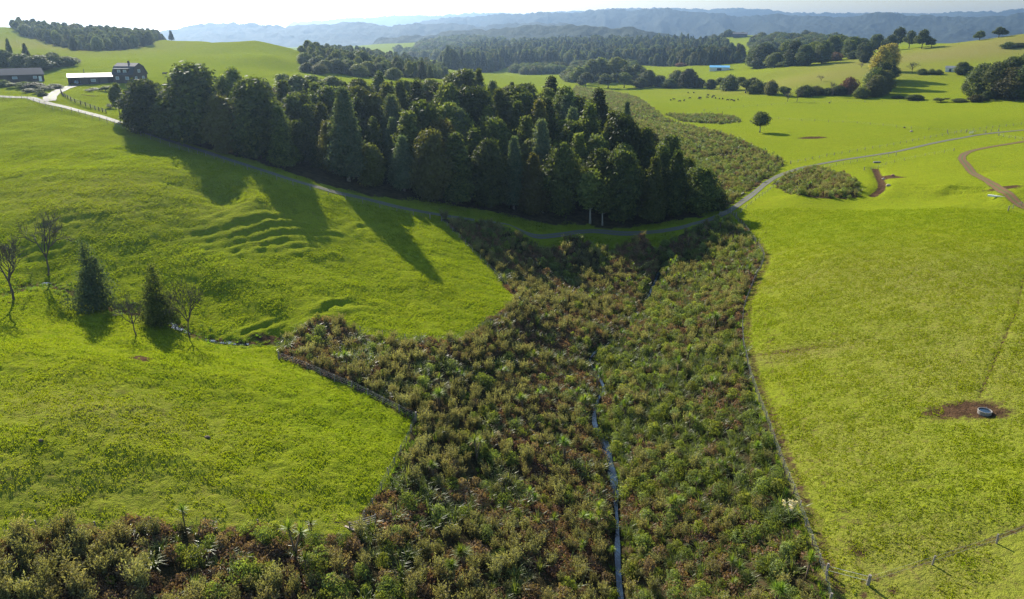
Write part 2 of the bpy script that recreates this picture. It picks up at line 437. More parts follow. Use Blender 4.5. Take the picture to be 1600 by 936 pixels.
def mesh_grid(name, V, mat=None, smooth_=True, wrap=False):
    """V (r,c,3) grid of vertices"""
    r, c, _ = V.shape
    i = np.arange(r - 1)[:, None]; j = np.arange(c if wrap else c - 1)[None]
    j2 = (j + 1) % c
    q = np.stack([i * c + j, i * c + j2, (i + 1) * c + j2, (i + 1) * c + j], 2).reshape(-1, 4)
    me = bpy.data.meshes.new(name)
    me.vertices.add(r * c); me.vertices.foreach_set('co', V.reshape(-1).astype(np.float32))
    me.loops.add(q.size); me.loops.foreach_set('vertex_index', q.reshape(-1).astype(np.int32))
    me.polygons.add(len(q)); me.polygons.foreach_set('loop_start', np.arange(len(q), dtype=np.int32) * 4)
    me.update(calc_edges=True)
    if smooth_: me.polygons.foreach_set('use_smooth', np.ones(len(q), bool))
    if mat: me.materials.append(mat)
    return me
class MB:
    """collects shapes into one mesh"""
    def __init__(s): s.v = []; s.f = []
    def add(s, V, Fs):
        k = len(s.v); s.v += [tuple(p) for p in V]; s.f += [tuple(i + k for i in f) for f in Fs]; return s
    def box(s, x0, x1, y0, y1, z0, z1, M=None):
        V = [(x, y, z) for z in (z0, z1) for y in (y0, y1) for x in (x0, x1)]
        if M is not None: V = [M @ Vector(p) for p in V]
        return s.add(V, [(0, 2, 3, 1), (4, 5, 7, 6), (0, 1, 5, 4), (2, 6, 7, 3), (0, 4, 6, 2), (1, 3, 7, 5)])
    def tube(s, P, R, n=5, cap=True):
        P = [Vector(p) for p in P]; V = []
        for i, p in enumerate(P):
            d = (P[min(i + 1, len(P) - 1)] - P[max(i - 1, 0)]).normalized()
            a = d.orthogonal().normalized() if abs(d.z) < .9 else Vector((1, 0, 0))
            b = d.cross(a).normalized(); a = b.cross(d)
            r = R[i] if hasattr(R, '__len__') else R
            V += [p + (a * math.cos(t) + b * math.sin(t)) * r for t in (2 * math.pi * k / n for k in range(n))]
        Fs = [(i * n + k, i * n + (k + 1) % n, (i + 1) * n + (k + 1) % n, (i + 1) * n + k) for i in range(len(P) - 1) for k in range(n)]
        if cap: Fs += [tuple(range(n))[::-1], tuple(range((len(P) - 1) * n, len(P) * n))]
        return s.add(V, Fs)
    def prism(s, prof, x0, x1):
        """profile of (y,z) swept along x"""
        n = len(prof); V = [(x0, *p) for p in prof] + [(x1, *p) for p in prof]
        return s.add(V, [tuple(range(n)), tuple(range(2 * n - 1, n - 1, -1))] + [(i, i + n, (i + 1) % n + n, (i + 1) % n) for i in range(n)])
    def lathe(s, prof, n=24, c=(0, 0, 0)):
        V = [(c[0] + r * math.cos(t), c[1] + r * math.sin(t), c[2] + z) for r, z in prof for t in (2 * math.pi * k / n for k in range(n))]
        return s.add(V, [(i * n + k, i * n + (k + 1) % n, (i + 1) * n + (k + 1) % n, (i + 1) * n + k) for i in range(len(prof) - 1) for k in range(n)])
    def mesh(s, name, mat=None, smooth_=False):
        me = bpy.data.meshes.new(name); me.from_pydata(s.v, [], s.f); me.update()
        if smooth_: me.polygons.foreach_set('use_smooth', np.ones(len(me.polygons), bool))
        if mat: me.materials.append(mat)
        return me
    def build(s, name, mat, parent=None, **k): return link(name, s.mesh(name, mat), parent, **k)

# ------------------------------------------------------------------ ground sheet, roads, water, hills, haze
def build_ground():
    az = np.concatenate([np.linspace(-180, -52, 26), np.linspace(-50, -42, 9), np.arange(-41, 41.01, .165), np.linspace(42, 50, 9), np.linspace(52, 180, 26)])
    r = np.concatenate([np.geomspace(2, 55, 14, endpoint=False), np.exp(np.arange(math.log(55), math.log(430), .0042)),
                        np.exp(np.arange(math.log(430), math.log(2600), .016)), np.geomspace(2600, 12000, 24)])
    A, R = np.meshgrid(np.radians(az), r)
    X = np.sin(A) * R; Y = np.cos(A) * R
    x, y = X.ravel(), Y.ravel()
    z = height(x, y)
    me = mesh_grid('ground', np.stack([x, y, z], 1).reshape(*X.shape, 3), ground_material())
    scrub = np.zeros(x.shape); rr = np.hypot(x, y)
    wob = np.minimum(rr * .006, 3.0)
    wx, wy = x + vnoise(x / 2.2, y / 2.2, 21) * wob, y + vnoise(x / 2.2, y / 2.2, 22) * wob
    for P in SCRUB: scrub[in_poly(wx, wy, P)] = 1
    scrub[in_poly(wx, wy, FOREST_POLY)] = 1
    for P in FAR_BUSH: scrub[in_poly(wx, wy, P)] = .85
    mud = mud_at(x, y); dry = blot(x, y, DRYS, S)
    col = np.stack([scrub, mud, dry, np.ones(x.shape)], 1).astype(np.float32)
    ca = me.color_attributes.new('zone', 'FLOAT_COLOR', 'POINT'); ca.data.foreach_set('color', col.ravel())
    tag(link('ground', me), kind='structure')

def ribbon(name, L, half, mat, lift, kind='structure', n=5, wob=.12, zf=height, crown=0.0):
    T = np.gradient(L, axis=0); T /= np.linalg.norm(T, axis=1)[:, None] + 1e-9
    N = np.stack([-T[:, 1], T[:, 0]], 1)
    h = np.asarray(half) * (1 + vnoise(np.arange(len(L)) * .35, np.zeros(len(L)), 31) * wob)
    u = np.linspace(-1, 1, n)
    X = L[:, None, 0] + N[:, None, 0] * u * h[:, None]; Y = L[:, None, 1] + N[:, None, 1] * u * h[:, None]
    Z = zf(X.ravel(), Y.ravel()).reshape(X.shape) + lift + crown * (1 - np.abs(u)[None] ** 2)
    me = mesh_grid(name, np.stack([X, Y, Z], 2), mat)
    uv = me.attributes.new('across', 'FLOAT', 'POINT'); uv.data.foreach_set('value', np.tile(u, len(L)).astype(np.float32))
    return tag(link(name, me), kind=kind)

def road_mat(name, light, dark, verge, rough=.5):
    m, nt, b = new_mat(name)
    pos = nt.nodes.new('ShaderNodeNewGeometry').outputs['Position']
    a = nt.nodes.new('ShaderNodeAttribute'); a.attribute_name = 'across'
    ab = mth(nt, 'ABSOLUTE', a.outputs['Fac'])
    n = noise(nt, 1.2, 5, .7, pos)
    c = mixc(nt, n, dark, light)
    ctr = mth(nt, 'ADD', ab, mth(nt, 'MULTIPLY', mth(nt, 'SUBTRACT', n, .5), .7))
    k = ramp(nt, ctr, [(.0, (1, 1, 1)), (.18, (.9, .9, .9)), (.32, (0, 0, 0)), (.78, (0, 0, 0)), (.95, (1, 1, 1))])
    c = mixc(nt, k, c, verge)
    nt.links.new(c, b.inputs['Base Color'])
    nt.links.new(mth(nt, 'MULTIPLY_ADD', n, .3, rough - .15), b.inputs['Roughness'])
    b.inputs['Specular IOR Level'].default_value = .04
    bp = nt.nodes.new('ShaderNodeBump'); bp.inputs['Strength'].default_value = .4; bp.inputs['Distance'].default_value = .05
    nt.links.new(noise(nt, 6, 4, .7, pos), bp.inputs['Height']); nt.links.new(bp.outputs[0], b.inputs['Normal'])
    return m

def hills_mat(name, c1, c2, scale):
    m, nt, b = new_mat(name)
    pos = nt.nodes.new('ShaderNodeNewGeometry').outputs['Position']
    n = noise(nt, scale, 6, .7, pos)
    nt.links.new(ramp(nt, n, [(.3, c1), (.7, c2)]), b.inputs['Base Color'])
    b.inputs['Roughness'].default_value = .95; b.inputs['Specular IOR Level'].default_value = .05
    bp = nt.nodes.new('ShaderNodeBump'); bp.inputs['Strength'].default_value = 1; bp.inputs['Distance'].default_value = 14
    nt.links.new(noise(nt, scale * 2.2, 6, .7, pos), bp.inputs['Height']); nt.links.new(bp.outputs[0], b.inputs['Normal'])
    return m
def hill_range(crest, d, front, mat, seed, rough=.10, tree=5.0):
    """crest: (px, py) skyline points of a range whose ridge runs about d metres away"""
    P = np.array(crest, float)
    px = np.arange(P[0, 0], P[-1, 0] + 1, 2.5)
    py = np.interp(px, P[:, 0], P[:, 1])
    k = np.ones(7) / 7; py = np.convolve(np.pad(py, 3, mode='edge'), k, 'valid')
    py = py + 1.3 * vnoise(px / 34, px * 0, seed + 9) + .8 * vnoise(px / 13, px * 0, seed + 10) + .45 * vnoise(px / 5, px * 0, seed + 11)
    az = np.array([math.atan2(*ray(a, b)[:2]) for a, b in zip(px, py)])
    el = np.array([ray(a, b)[2] / math.hypot(*ray(a, b)[:2]) for a, b in zip(px, py)])
    dd = d * (1 + .05 * vnoise(az * 9, az * 0, seed))
    top = CAM_H + el * dd
    end = smooth(0, .03, az - az[0]) * smooth(0, .03, az[-1] - az)
    top = top * end + 2 * (1 - end)
    u = np.concatenate([np.linspace(-1, 0, 34), np.linspace(0, 1, 10)[1:]])
    V = np.zeros((len(u), len(az), 3))
    for i, s in enumerate(u):
        r = dd + s * front
        x, y = np.sin(az) * r, np.cos(az) * r
        prof = 1 - abs(s) ** 1.25 if s < 0 else 1 - s
        q = front / 2600 * 900
        spur = np.abs(vnoise(x / q / .9, y / q / 2.2, seed + 1)) * .8 + np.abs(vnoise(x / q * 2.4, y / q * 1.2, seed + 2)) * .35
        z = top * (prof - rough * 5.0 * spur * np.clip(-s * (1 + s) * 4, 0, 1) * .85) if s < 0 else top * prof
        z = z + tree * vnoise(x / 22, y / 22, seed + 3) * np.clip(z / 40, 0, 1)
        V[i] = np.stack([x, y, np.maximum(z, -1.0 + 0 * z)], 1)
    tag(link('hills', mesh_grid('hills', V, mat)), kind='structure')

def build_setting():
    build_ground()
    gravel = road_mat('drive_gravel', (.17, .158, .145), (.10, .092, .084), (.13, .14, .06), .7)
    ribbon('drive', DRIVE, 1.3, gravel, .09)
    ribbon('drive', DRIVE_UP, 2.0, gravel, .14)
    dirt = road_mat('farm_track_earth', (.21, .115, .055), (.105, .060, .034), (.10, .11, .03), .7)
    ribbon('track', TRACK, 1.45, dirt, .09)
    w, nt, b = new_mat('stream_water')
    b.inputs['Base Color'].default_value = (.014, .030, .052, 1); b.inputs['Roughness'].default_value = .03; b.inputs['IOR'].default_value = 1.33
    b.inputs['Specular IOR Level'].default_value = 1.0
    bp = nt.nodes.new('ShaderNodeBump'); bp.inputs['Strength'].default_value = .35; bp.inputs['Distance'].default_value = .05
    nt.links.new(noise(nt, 2.2, 3, .6, nt.nodes.new('ShaderNodeNewGeometry').outputs['Position']), bp.inputs['Height']); nt.links.new(bp.outputs[0], b.inputs['Normal'])
    ribbon('stream', STREAM, .27 + .36 * np.exp(-((np.array([project(a, b, 0)[1] for a, b in STREAM]) - 655) / 55) ** 2), w, -.66, zf=lambda x, y: base_z(x, y), n=3, wob=.45)
    for k, (pa, pb, hw) in enumerate([((236,493),(300,521),.55),((312,524),(395,534),.35),((60,441),(120,460),.28),((160,479),(205,489),.35)]):
        P0, P1 = np.array(hit(*pa, base_z)), np.array(hit(*pb, base_z))
        i0 = np.argmin(np.linalg.norm(GULLY - P0, axis=1)); i1 = np.argmin(np.linalg.norm(GULLY - P1, axis=1))
        L = resample(GULLY[min(i0, i1):max(i0, i1) + 1], .8)
        ribbon('brook', L, hw, w, -.47, zf=lambda x, y: base_z(x, y), n=3, wob=1.3)
    hm = hills_mat('bush_clad_hills', (.014, .026, .018), (.045, .058, .034), .012)
    hm2 = hills_mat('far_hills', (.014, .024, .020), (.042, .052, .040), .006)
    hill_range([(560,60),(640,56),(700,50),(750,46),(830,40),(880,38),(920,40),(960,42),(1010,47),(1050,56),(1120,64)], 2700, 480, hm, 41)
    hill_range([(180,62),(260,46),(330,36),(390,36),(450,41),(520,38),(560,34),(600,41),(660,38),(700,36),(760,40),(830,36),(900,40),(960,52)], 4300, 700, hm2, 47, tree=7)
    hill_range([(600,44),(680,30),(760,25),(840,20),(900,19),(930,15),(1010,14),(1060,16),(1120,21),(1160,26),(1220,21),(1260,24),(1320,28),(1370,18),(1420,23),(1500,27),(1560,24),(1620,20),(1700,24),(1900,40)], 6000, 850, hm2, 53, tree=8)
    hill_range([(420,36),(520,30),(600,26),(680,24),(760,21),(900,18),(980,13),(1050,11),(1100,16),(1150,12),(1200,14),(1240,20),(1310,21),(1400,20),(1500,20),(1570,16),(1620,12),(1800,24)], 9600, 1000, hm2, 59, tree=9)

# ------------------------------------------------------------------ plant meshes
def unit(v): return v / (np.linalg.norm(v, axis=-1, keepdims=True) + 1e-9)
def leaves(c, size, g, out=None, aspect=1.7, up=0.0, facing=False):
    """leaf-shaped quads at centres c (n,3); facing: blades lie on the crown's surface, else they point outward"""
    n = len(c)
    d = g.normal(size=(n, 3)); d[:, 2] += up
    if facing:
        nr = unit(unit(d) * .75 + out); d = unit(np.cross(nr, g.normal(size=(n, 3)))); s = np.cross(nr, d)
    else:
        if out is not None: d += out * 1.1
        d = unit(d); s = unit(np.cross(d, g.normal(size=(n, 3))))
    L = (size * g.uniform(.65, 1.35, n))[:, None]
    a = d * L * aspect * .5; b = s * L * .5
    return np.stack([c - a, c + b * .8 - a * .1, c + a, c - b * .8 - a * .1], 1)
def crown(g, H, R, prof, nclump, per, size, t0=.1, csize=.9, lump=.35, droop=0.0, jag=.0, inner=.12):
    """a crown of leaf clumps: prof(t) is the outline's radius for height t in 0..1"""
    t = t0 + (1 - t0) * g.uniform(0, 1, nclump * 3)
    w = prof(t); keep = g.uniform(0, 1, t.size) < (w / w.max()) * .85 + .15
    t = t[keep][:nclump]; a = g.uniform(0, 2 * math.pi, t.size)
    ph = g.uniform(0, 9, 2)
    lum = 1 + lump * vnoise(a * 1.6 + ph[0] * 10, t * 5 + ph[1], 7) + lump * .7 * vnoise(a * 3.5 + ph[1], t * 11, 8)
    # seam-free lumps
    lum = 1 + (lum - 1) * smooth(0, .5, np.minimum(a, 2 * math.pi - a))
    depth = 1 - (g.uniform(0, 1, t.size) ** 2.2) * .55
    depth[g.uniform(0, 1, t.size) < inner] *= .5
    r = prof(t) * R * lum * depth * (1 + jag * g.normal(size=t.size))
    c = np.stack([np.cos(a) * r, np.sin(a) * r, t * H + lump * .05 * H * vnoise(a * 2, t * 3, 9)], 1)
    out = np.stack([np.cos(a), np.sin(a), .55 - t * 0 - droop], 1)
    c[:, 2] -= droop * r * .35
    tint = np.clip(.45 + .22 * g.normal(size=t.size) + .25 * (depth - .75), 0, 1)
    P = np.repeat(c, per, 0) + g.normal(size=(t.size * per, 3)) * csize * np.array([1, 1, .75])
    return leaves(P, size, g, np.repeat(unit(out), per, 0), facing=True), np.clip(np.repeat(tint, per) + g.normal(size=t.size * per) * .12, 0, 1)
def merge_crowns(L): return np.concatenate([q for q, _ in L]), np.concatenate([t for _, t in L])
def trunk_mesh(name, H, r0, r1, g, mat, limbs=6, R=2.0, z0=.25, lean=.02):
    m = MB(); P = [(lean * H * math.sin(k * .9) * k / 6, lean * H * math.cos(k * 1.3) * k / 6, -.5 + (H + .5) * k / 6) for k in range(7)]
    m.tube(P, [r0 * (1.5 if k == 0 else 1) * (1 - k / 6) + r1 * k / 6 for k in range(7)], 7)
    for i in range(limbs):
        k = 2 + i % 4; a = g.uniform(0, 6.28); p = Vector(P[k]); L = R * g.uniform(.5, .85)
        m.tube([p, p + Vector((math.cos(a) * L * .5, math.sin(a) * L * .5, L * .22)), p + Vector((math.cos(a) * L, math.sin(a) * L, L * .6))], [r0 * .4, r0 * .25, r0 * .08], 4, False)
    return m.mesh(name, mat, True)

TREES = {}          # kind -> list of (crown mesh, trunk mesh) for a tree 1 unit... given at natural size with (H, R)
def make_trees():
    bark = plain('bark', (.10, .075, .055), .9, .4, 1.5); pale = plain('pale_bark', (.30, .27, .23), .85, .3, 1.5)
    M = dict(
        dark=leaf_mat('dark_evergreen_leaves', (.022, .044, .014), (.110, .140, .032), .6, .40, .12, .02, (.120, .085, .032), vary=.9),
        mid=leaf_mat('green_evergreen_leaves', (.030, .060, .014), (.170, .195, .050), .6, .42, .12, .025, (.150, .130, .030), vary=.9),
        pale=leaf_mat('grey_green_foliage', (.055, .092, .056), (.160, .185, .095), .65, .36, .1, .015, vary=.5),
        pine=leaf_mat('pine_needles', (.012, .026, .014), (.040, .060, .028), .7, .2, .08, .015),
        poplar=leaf_mat('poplar_autumn_leaves', (.22, .19, .045), (.38, .31, .085), .6, .38, .05, .008),
        russet=leaf_mat('russet_twigs', (.10, .050, .030), (.19, .10, .05), .8, .15, .1, .015),
        twig=plain('bare_twigs', (.085, .062, .054), .9, .3, 2.0))
    def reg(kind, H, R, q, tint, mat, tr): TREES.setdefault(kind, []).append((mesh_polys(kind + '_crown', q, tint, mat), tr, H, R))
    for v in range(3):      # rounded evergreen
        g = np.random.default_rng(100 + v); H, R = 18.0, 5.0
        pr = lambda t: np.sqrt(np.clip(1 - ((t - .52) / .52) ** 2, 0, 1)) * (1.18 - .42 * t)
        q, t = crown(g, H, R, pr, 1500, 7, .55, .06, .55, .38)
        reg('round', H, R, q, t, M['dark'] if v < 2 else M['mid'], trunk_mesh('trunk', H * .8, .32, .08, g, bark, 8, R))
    for v in range(3):      # conical, dense
        g = np.random.default_rng(120 + v); H, R = 20.0, 4.2
        pr = lambda t: np.clip(1.0 - t, 0, 1) ** .82 * 1.12 * smooth(-.05, .20, t)
        q, t = crown(g, H, R, pr, 1500, 7, .5, .07, .5, .34, .15)
        reg('cone', H, R, q, t, (M['dark'], M['mid'], M['dark'])[v], trunk_mesh('trunk', H * .92, .34, .05, g, bark, 8, R * .8))
    for v in range(2):      # grey green feathery spire, small leaves, hanging sprays
        g = np.random.default_rng(140 + v); H, R = 20.0, 4.3
        pr = lambda t: np.clip(1.0 - t, 0, 1) ** .75 * smooth(-.04, .28, t)
        q, t = crown(g, H, R, pr, 2100, 7, .36, .10, .42, .30, .5)
        reg('feathery', H, R, q, t, M['pale'], trunk_mesh('trunk', H * .92, .28, .05, g, pale, 8, R * .8))
    for v in range(2):      # ragged dark spire with a split, uneven outline
        g = np.random.default_rng(145 + v); H, R = 13.0, 3.0; L = []
        for (hx, hy, ht, rr) in (((0, 0, 1.0, .9), (1.1, .3, .74, 1.0), (-.8, -.6, .58, 1.0)) if v == 0 else ((0, 0, 1.0, 1.15), (.7, -.5, .66, 1.1), (-.7, .4, .5, 1.0))):
            q, t = crown(g, H * ht, R * rr, lambda t: np.clip(1.0 - t, 0, 1) ** .7 * smooth(-.02, .25, t), 330 if v == 0 else 520, 8, .24, .12, .36, .8, .35, .24)
            L.append((q + np.array([hx, hy, 0]), t))
        q, t = merge_crowns(L); reg('ragged', H, R, q, t, M['pale' if v == 0 else 'mid'], trunk_mesh('trunk', H * .85, .22, .05, g, bark, 8, R * .8))
    for v in range(2):      # open irregular, several heads
        g = np.random.default_rng(150 + v); H, R = 18.0, 4.8; L = []
        for i in range(9):
            a = g.uniform(0, 6.28); rr = g.uniform(.2, .8) * R; hz = g.uniform(.35, .86)
            q, t = crown(g, H * .30, R * g.uniform(.30, .48), lambda t: np.sqrt(np.clip(1 - ((t - .5) / .5) ** 2, 0, 1)), 190, 7, .5, .0, .42, .35)
            L.append((q + np.array([math.cos(a) * rr, math.sin(a) * rr, H * (hz - .14)]), t))
        q, t = merge_crowns(L)
        reg('open', H, R, q, t, M['mid'], trunk_mesh('trunk', H * .85, .3, .08, g, bark, 12, R, .2))
    for v in range(2):      # slim young tree on a pale clear stem
        g = np.random.default_rng(160 + v); H, R = 12.0, 1.9
        pr = lambda t: np.sqrt(np.clip(1 - ((t - .66) / .36) ** 2, 0, 1))
        q, t = crown(g, H, R, pr, 420, 7, .42, .36, .4, .4)
        reg('slim', H, R, q, t, M['mid'], trunk_mesh('trunk', H * .9, .20, .05, g, pale, 5, R * .9))
    for v in range(2):      # pine
        g = np.random.default_rng(170 + v); H, R = 20.0, 3.6
        def pr(t): return np.clip(1.02 - t, 0, 1) ** .8 * smooth(-.1, .25, t) * (.75 + .3 * np.abs(np.sin(t * 24)))
        q, t = crown(g, H, R, pr, 800, 6, .6, .12, .45, .3, .2)
        reg('pine', H, R, q, t, M['pine'], trunk_mesh('trunk', H * .95, .3, .05, g, bark, 8, R * .8))
    for v in range(2):      # poplar
        g = np.random.default_rng(180 + v); H, R = 20.0, 3.2
        pr = lambda t: np.sin(np.clip(t, 0, 1) * math.pi) ** .6 * (1.05 - .25 * t)
        q, t = crown(g, H, R, pr, 1000, 6, .45, .05, .45, .25)
        reg('poplar', H, R, q, t, M['poplar'], trunk_mesh('trunk', H * .9, .3, .05, g, bark, 8, R * .7))
    g = np.random.default_rng(190); H, R = 14.0, 9.0; L = []    # wide flat topped
    for i in range(12):
        a = g.uniform(0, 6.28); rr = g.uniform(.0, .75) * R; hz = g.uniform(.5, .85) - rr / R * .2
        q, t = crown(g, H * .26, R * g.uniform(.26, .42), lambda t: np.sqrt(np.clip(1 - ((t - .4) / .6) ** 2, 0, 1)), 170, 6, .75, .0, .6, .35)
        L.append((q + np.array([math.cos(a) * rr, math.sin(a) * rr, H * (hz - .13)]), t))
    q, t = merge_crowns(L)
    reg('spreading', H, R, q, t, M['dark'], trunk_mesh('trunk', H * .8, .55, .15, g, bark, 14, R, .15))
    g = np.random.default_rng(195); H, R = 8.0, 5.0
    q, t = crown(g, H, R, lambda t: np.sqrt(np.clip(1 - ((t - .4) / .6) ** 2, 0, 1)), 700, 6, .5, .0, .5, .4)
    reg('thicket', H, R, q, t, M['dark'], trunk_mesh('trunk', H * .7, .2, .05, g, bark, 8, R))
    reg('russet', H, R, q, t, M['russet'], trunk_mesh('trunk', H * .7, .2, .05, g, bark, 8, R))
    for v in range(3):      # leafless
        g = np.random.default_rng(200 + v); tr, tw = MB(), MB()
        H, R = 10.0, 3.6
        def grow(p, d, L, r, lv):
            d = d.normalized(); q1 = p + d * L * .5 + Vector(g.normal(size=3)) * L * .05; q2 = q1 + (d + Vector(g.normal(size=3)) * .12).normalized() * L * .5
            (tr if lv < 1 else tw).tube([p, q1, q2], [r, r * .85, r * .7], 5 if lv < 2 else 3, False)
            if lv >= 5: return
            n = 4 if lv == 0 else 3
            for i in range(n):
                e = Vector(g.normal(size=3)); e -= e.dot(d) * d; e.normalize()
                grow(q2 if i < 2 or lv == 0 else q1, d * (1.0 if lv else .9) + e * g.uniform(.5, .9) + Vector((0, 0, .16)), L * g.uniform(.66, .88), max(r * .62, .027), lv + 1)
        grow(Vector((0, 0, -.3)), Vector((.06, .03, 1)), 3.0, .19, 0)
        zs = max(p[2] for p in tw.v); rs = np.percentile([math.hypot(p[0], p[1]) for p in tw.v], 97)
        TREES.setdefault('bare', []).append((tw.mesh('bare_crown', M['twig']), tr.mesh('trunk', bark, True), zs, rs))
    return M

def blades(g, n, L, wid, base_r, z0=0.0, tilt=(.15, 1.1), curl=.9, seg=3, tint0=.5, mid=None):
    """strap leaves arching out from one point; returns quads and tints"""
    a = g.uniform(0, 2 * math.pi, n); ti = g.uniform(*tilt, n); ln = L * g.uniform(.6, 1.1, n); cu = curl * g.uniform(.3, 1.3, n)
    p = np.stack([np.cos(a) * base_r * g.uniform(0, 1, n), np.sin(a) * base_r * g.uniform(0, 1, n), np.full(n, z0)], 1)
    side = np.stack([-np.sin(a), np.cos(a), np.zeros(n)], 1)
    Q = []; T = []; tint = np.clip(tint0 + g.normal(size=n) * .2, 0, 1)
    ws = wid * np.array([.8, 1.0, .75, .06] if seg == 3 else [.8, .9, .05]); cur = ti
    for s in range(seg):
        d = np.stack([np.sin(cur) * np.cos(a), np.sin(cur) * np.sin(a), np.cos(cur)], 1) * (ln / seg)[:, None]
        q = p + d
        Q.append(np.stack([p - side * ws[s] / 2, p + side * ws[s] / 2, q + side * ws[s + 1] / 2, q - side * ws[s + 1] / 2], 1)); T.append(tint)
        p = q; cur = np.minimum(cur + cu * (.45 + .5 * s), 2.6)
    return np.concatenate(Q), np.concatenate(T)
SHRUBS = {}
def make_shrubs():
    M = dict(
        flax=leaf_mat('flax_leaves', (.034, .064, .016), (.160, .200, .045), .40, .42, .30, .02, (.22, .20, .07)),
        manuka=leaf_mat('feathery_shrub_foliage', (.085, .088, .042), (.265, .245, .120), .7, .42, .06, .025, (.19, .165, .10)),
        cop=leaf_mat('small_leaved_bush_foliage', (.065, .105, .020), (.255, .290, .065), .6, .40, .12, .03, (.22, .22, .10)),
        cab=leaf_mat('cabbage_tree_leaves', (.085, .140, .016), (.240, .300, .050), .45, .42, .25, .02),
        dead=leaf_mat('withered_leaf_skirt', (.12, .080, .045), (.26, .18, .10), .8, .2, .1, .015),
        red=leaf_mat('russet_bush_foliage', (.110, .078, .050), (.235, .165, .110), .8, .35, .05, .02, (.24, .16, .10)),
        brack=leaf_mat('withered_bracken', (.110, .068, .044), (.270, .170, .110), .9, .32, .03, .02),
        plume=leaf_mat('cream_plumes', (.45, .38, .27), (.75, .66, .5), .8, .3, .1, .01),
        rank=leaf_mat('rank_grass', (.09, .15, .012), (.22, .30, .035), .7, .4, .1, .02),
        stem=plain('shrub_stems', (.14, .10, .07), .9, .3, 3))
    def reg(kind, q, t, m): SHRUBS.setdefault(kind, []).append(mesh_polys(kind, q, t, m))
    for v in range(4):
        g = np.random.default_rng(300 + v); L = []
        for i in range(1 + v % 3):
            q, t = blades(g, 34, 2.5, .105, .28, 0, (.05, .75), .75)
            L.append((q + np.array([g.normal() * .35 * (v % 3), g.normal() * .35 * (v % 3), 0]), t))
        q, t = merge_crowns(L); reg('flax_bush', q, t, M['flax'])
    for v in range(4):      # feathery upright shrub: many fine sprays
        g = np.random.default_rng(320 + v); n = 46; C_ = []; O = []
        for i in range(n):
            a = g.uniform(0, 6.28); sp = g.uniform(.05, .5); Lb = 2.9 * g.uniform(.55, 1.0)
            d = np.array([math.cos(a) * sp, math.sin(a) * sp, 1.0]); d /= np.linalg.norm(d)
            k = 16; s = np.linspace(.22, 1, k)[:, None] * Lb
            C_.append(d * s + g.normal(size=(k, 3)) * .15 * (1.25 - s / Lb * .8)); O.append(np.repeat(d[None] + np.array([[math.cos(a), math.sin(a), .3]]) * .35, k, 0))
        c = np.concatenate(C_); o = np.concatenate(O)
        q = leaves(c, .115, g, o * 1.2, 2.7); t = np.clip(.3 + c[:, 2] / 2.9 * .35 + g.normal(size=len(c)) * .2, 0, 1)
        reg('feathery_shrub', q, t, M['manuka'])
    for v in range(3):      # dense rounded bush
        g = np.random.default_rng(340 + v); H, R = 2.3, 1.15
        q, t = crown(g, H, R, lambda t: np.sqrt(np.clip(1 - ((t - .48) / .52) ** 2, 0, 1)), 190, 5, .155, .0, .14, .5)
        reg('rounded_bush', q, t, M['cop'])
    for v in range(3):
        g = np.random.default_rng(360 + v)
        q, t = crown(g, 1.7, .8, lambda t: np.sqrt(np.clip(1 - ((t - .5) / .55) ** 2, 0, 1)), 90, 5, .18, .0, .17, .5, 0, .1)
        reg('russet_bush', q, t, M['red'])
    for v in range(3):      # cabbage tree: heads, skirt, trunk
        g = np.random.default_rng(380 + v); heads = 1 + v; tops = []
        m = MB()
        for i in range(heads):
            h = 2.6 + .35 * g.normal() * (heads > 1); x, y = (g.normal(size=2) * .45) if heads > 1 else (0, 0)
            m.tube([(0, 0, -.2), (x * .3, y * .3, h * .5), (x, y, h)], [.12, .09, .07], 5); tops.append((x, y, h))
        Lh = []; Ls = []
        for (x, y, h) in tops:
            q, t = blades(g, 64, 1.15, .075, .04, 0, (.02, 1.75), .35, 2); Lh.append((q + np.array([x, y, h]), t))
            q, t = blades(g, 22, .95, .07, .05, 0, (1.9, 2.6), .25, 2); Ls.append((q + np.array([x, y, h - .05]), t))
        a = merge_crowns(Lh); b = merge_crowns(Ls)
        SHRUBS.setdefault('cabbage_tree', []).append((mesh_polys('leaf_head', a[0], a[1], M['cab']), mesh_polys('leaf_skirt', b[0], b[1], M['dead']), m.mesh('trunk', M['stem'], True)))
    g = np.random.default_rng(400)
    for v in range(3):
        q, t = crown(g, .85, .85, lambda t: np.sqrt(np.clip(1 - t ** 2, 0, 1)), 60, 5, .19, .0, .2, .4, 0, .15); reg('bracken', q, t, M['brack'])
        q, t = blades(g, 40, .75, .07, .4, 0, (.1, 1.0), .9, 2); reg('rank_grass', q, t, M['rank'])
    q, t = blades(g, 30, 1.6, .06, .25, 0, (.1, .8), 1.0, 3); SHRUBS['pampas_clump'] = [mesh_polys('foliage', q, t, M['flax'])]
    c = []; 
    for i in range(9):
        a = g.uniform(0, 6.28); r = g.uniform(.1, .7); s = np.linspace(0, 1, 10)[:, None]
        c.append(np.array([[math.cos(a) * r, math.sin(a) * r, 1.7]]) + s * np.array([[math.cos(a) * .25, math.sin(a) * .25, .75]]) + g.normal(size=(10, 3)) * .06)
    q = leaves(np.concatenate(c), .16, g, None, 2.2, 1.0); SHRUBS['pampas_clump'].append(mesh_polys('plume', q, np.full(len(q), .6), M['plume']))
    gm, nt, b = new_mat('pasture_grass')
    pos = nt.nodes.new('ShaderNodeNewGeometry').outputs['Position']
    at_ = nt.nodes.new('ShaderNodeAttribute'); at_.attribute_name = 'tint'
    dr = nt.nodes.new('ShaderNodeAttribute'); dr.attribute_name = 'dry'; dr.attribute_type = 'INSTANCER'
    c = mixc(nt, noise(nt, .045, 4, .6, pos), GRASS_A, GRASS_B)
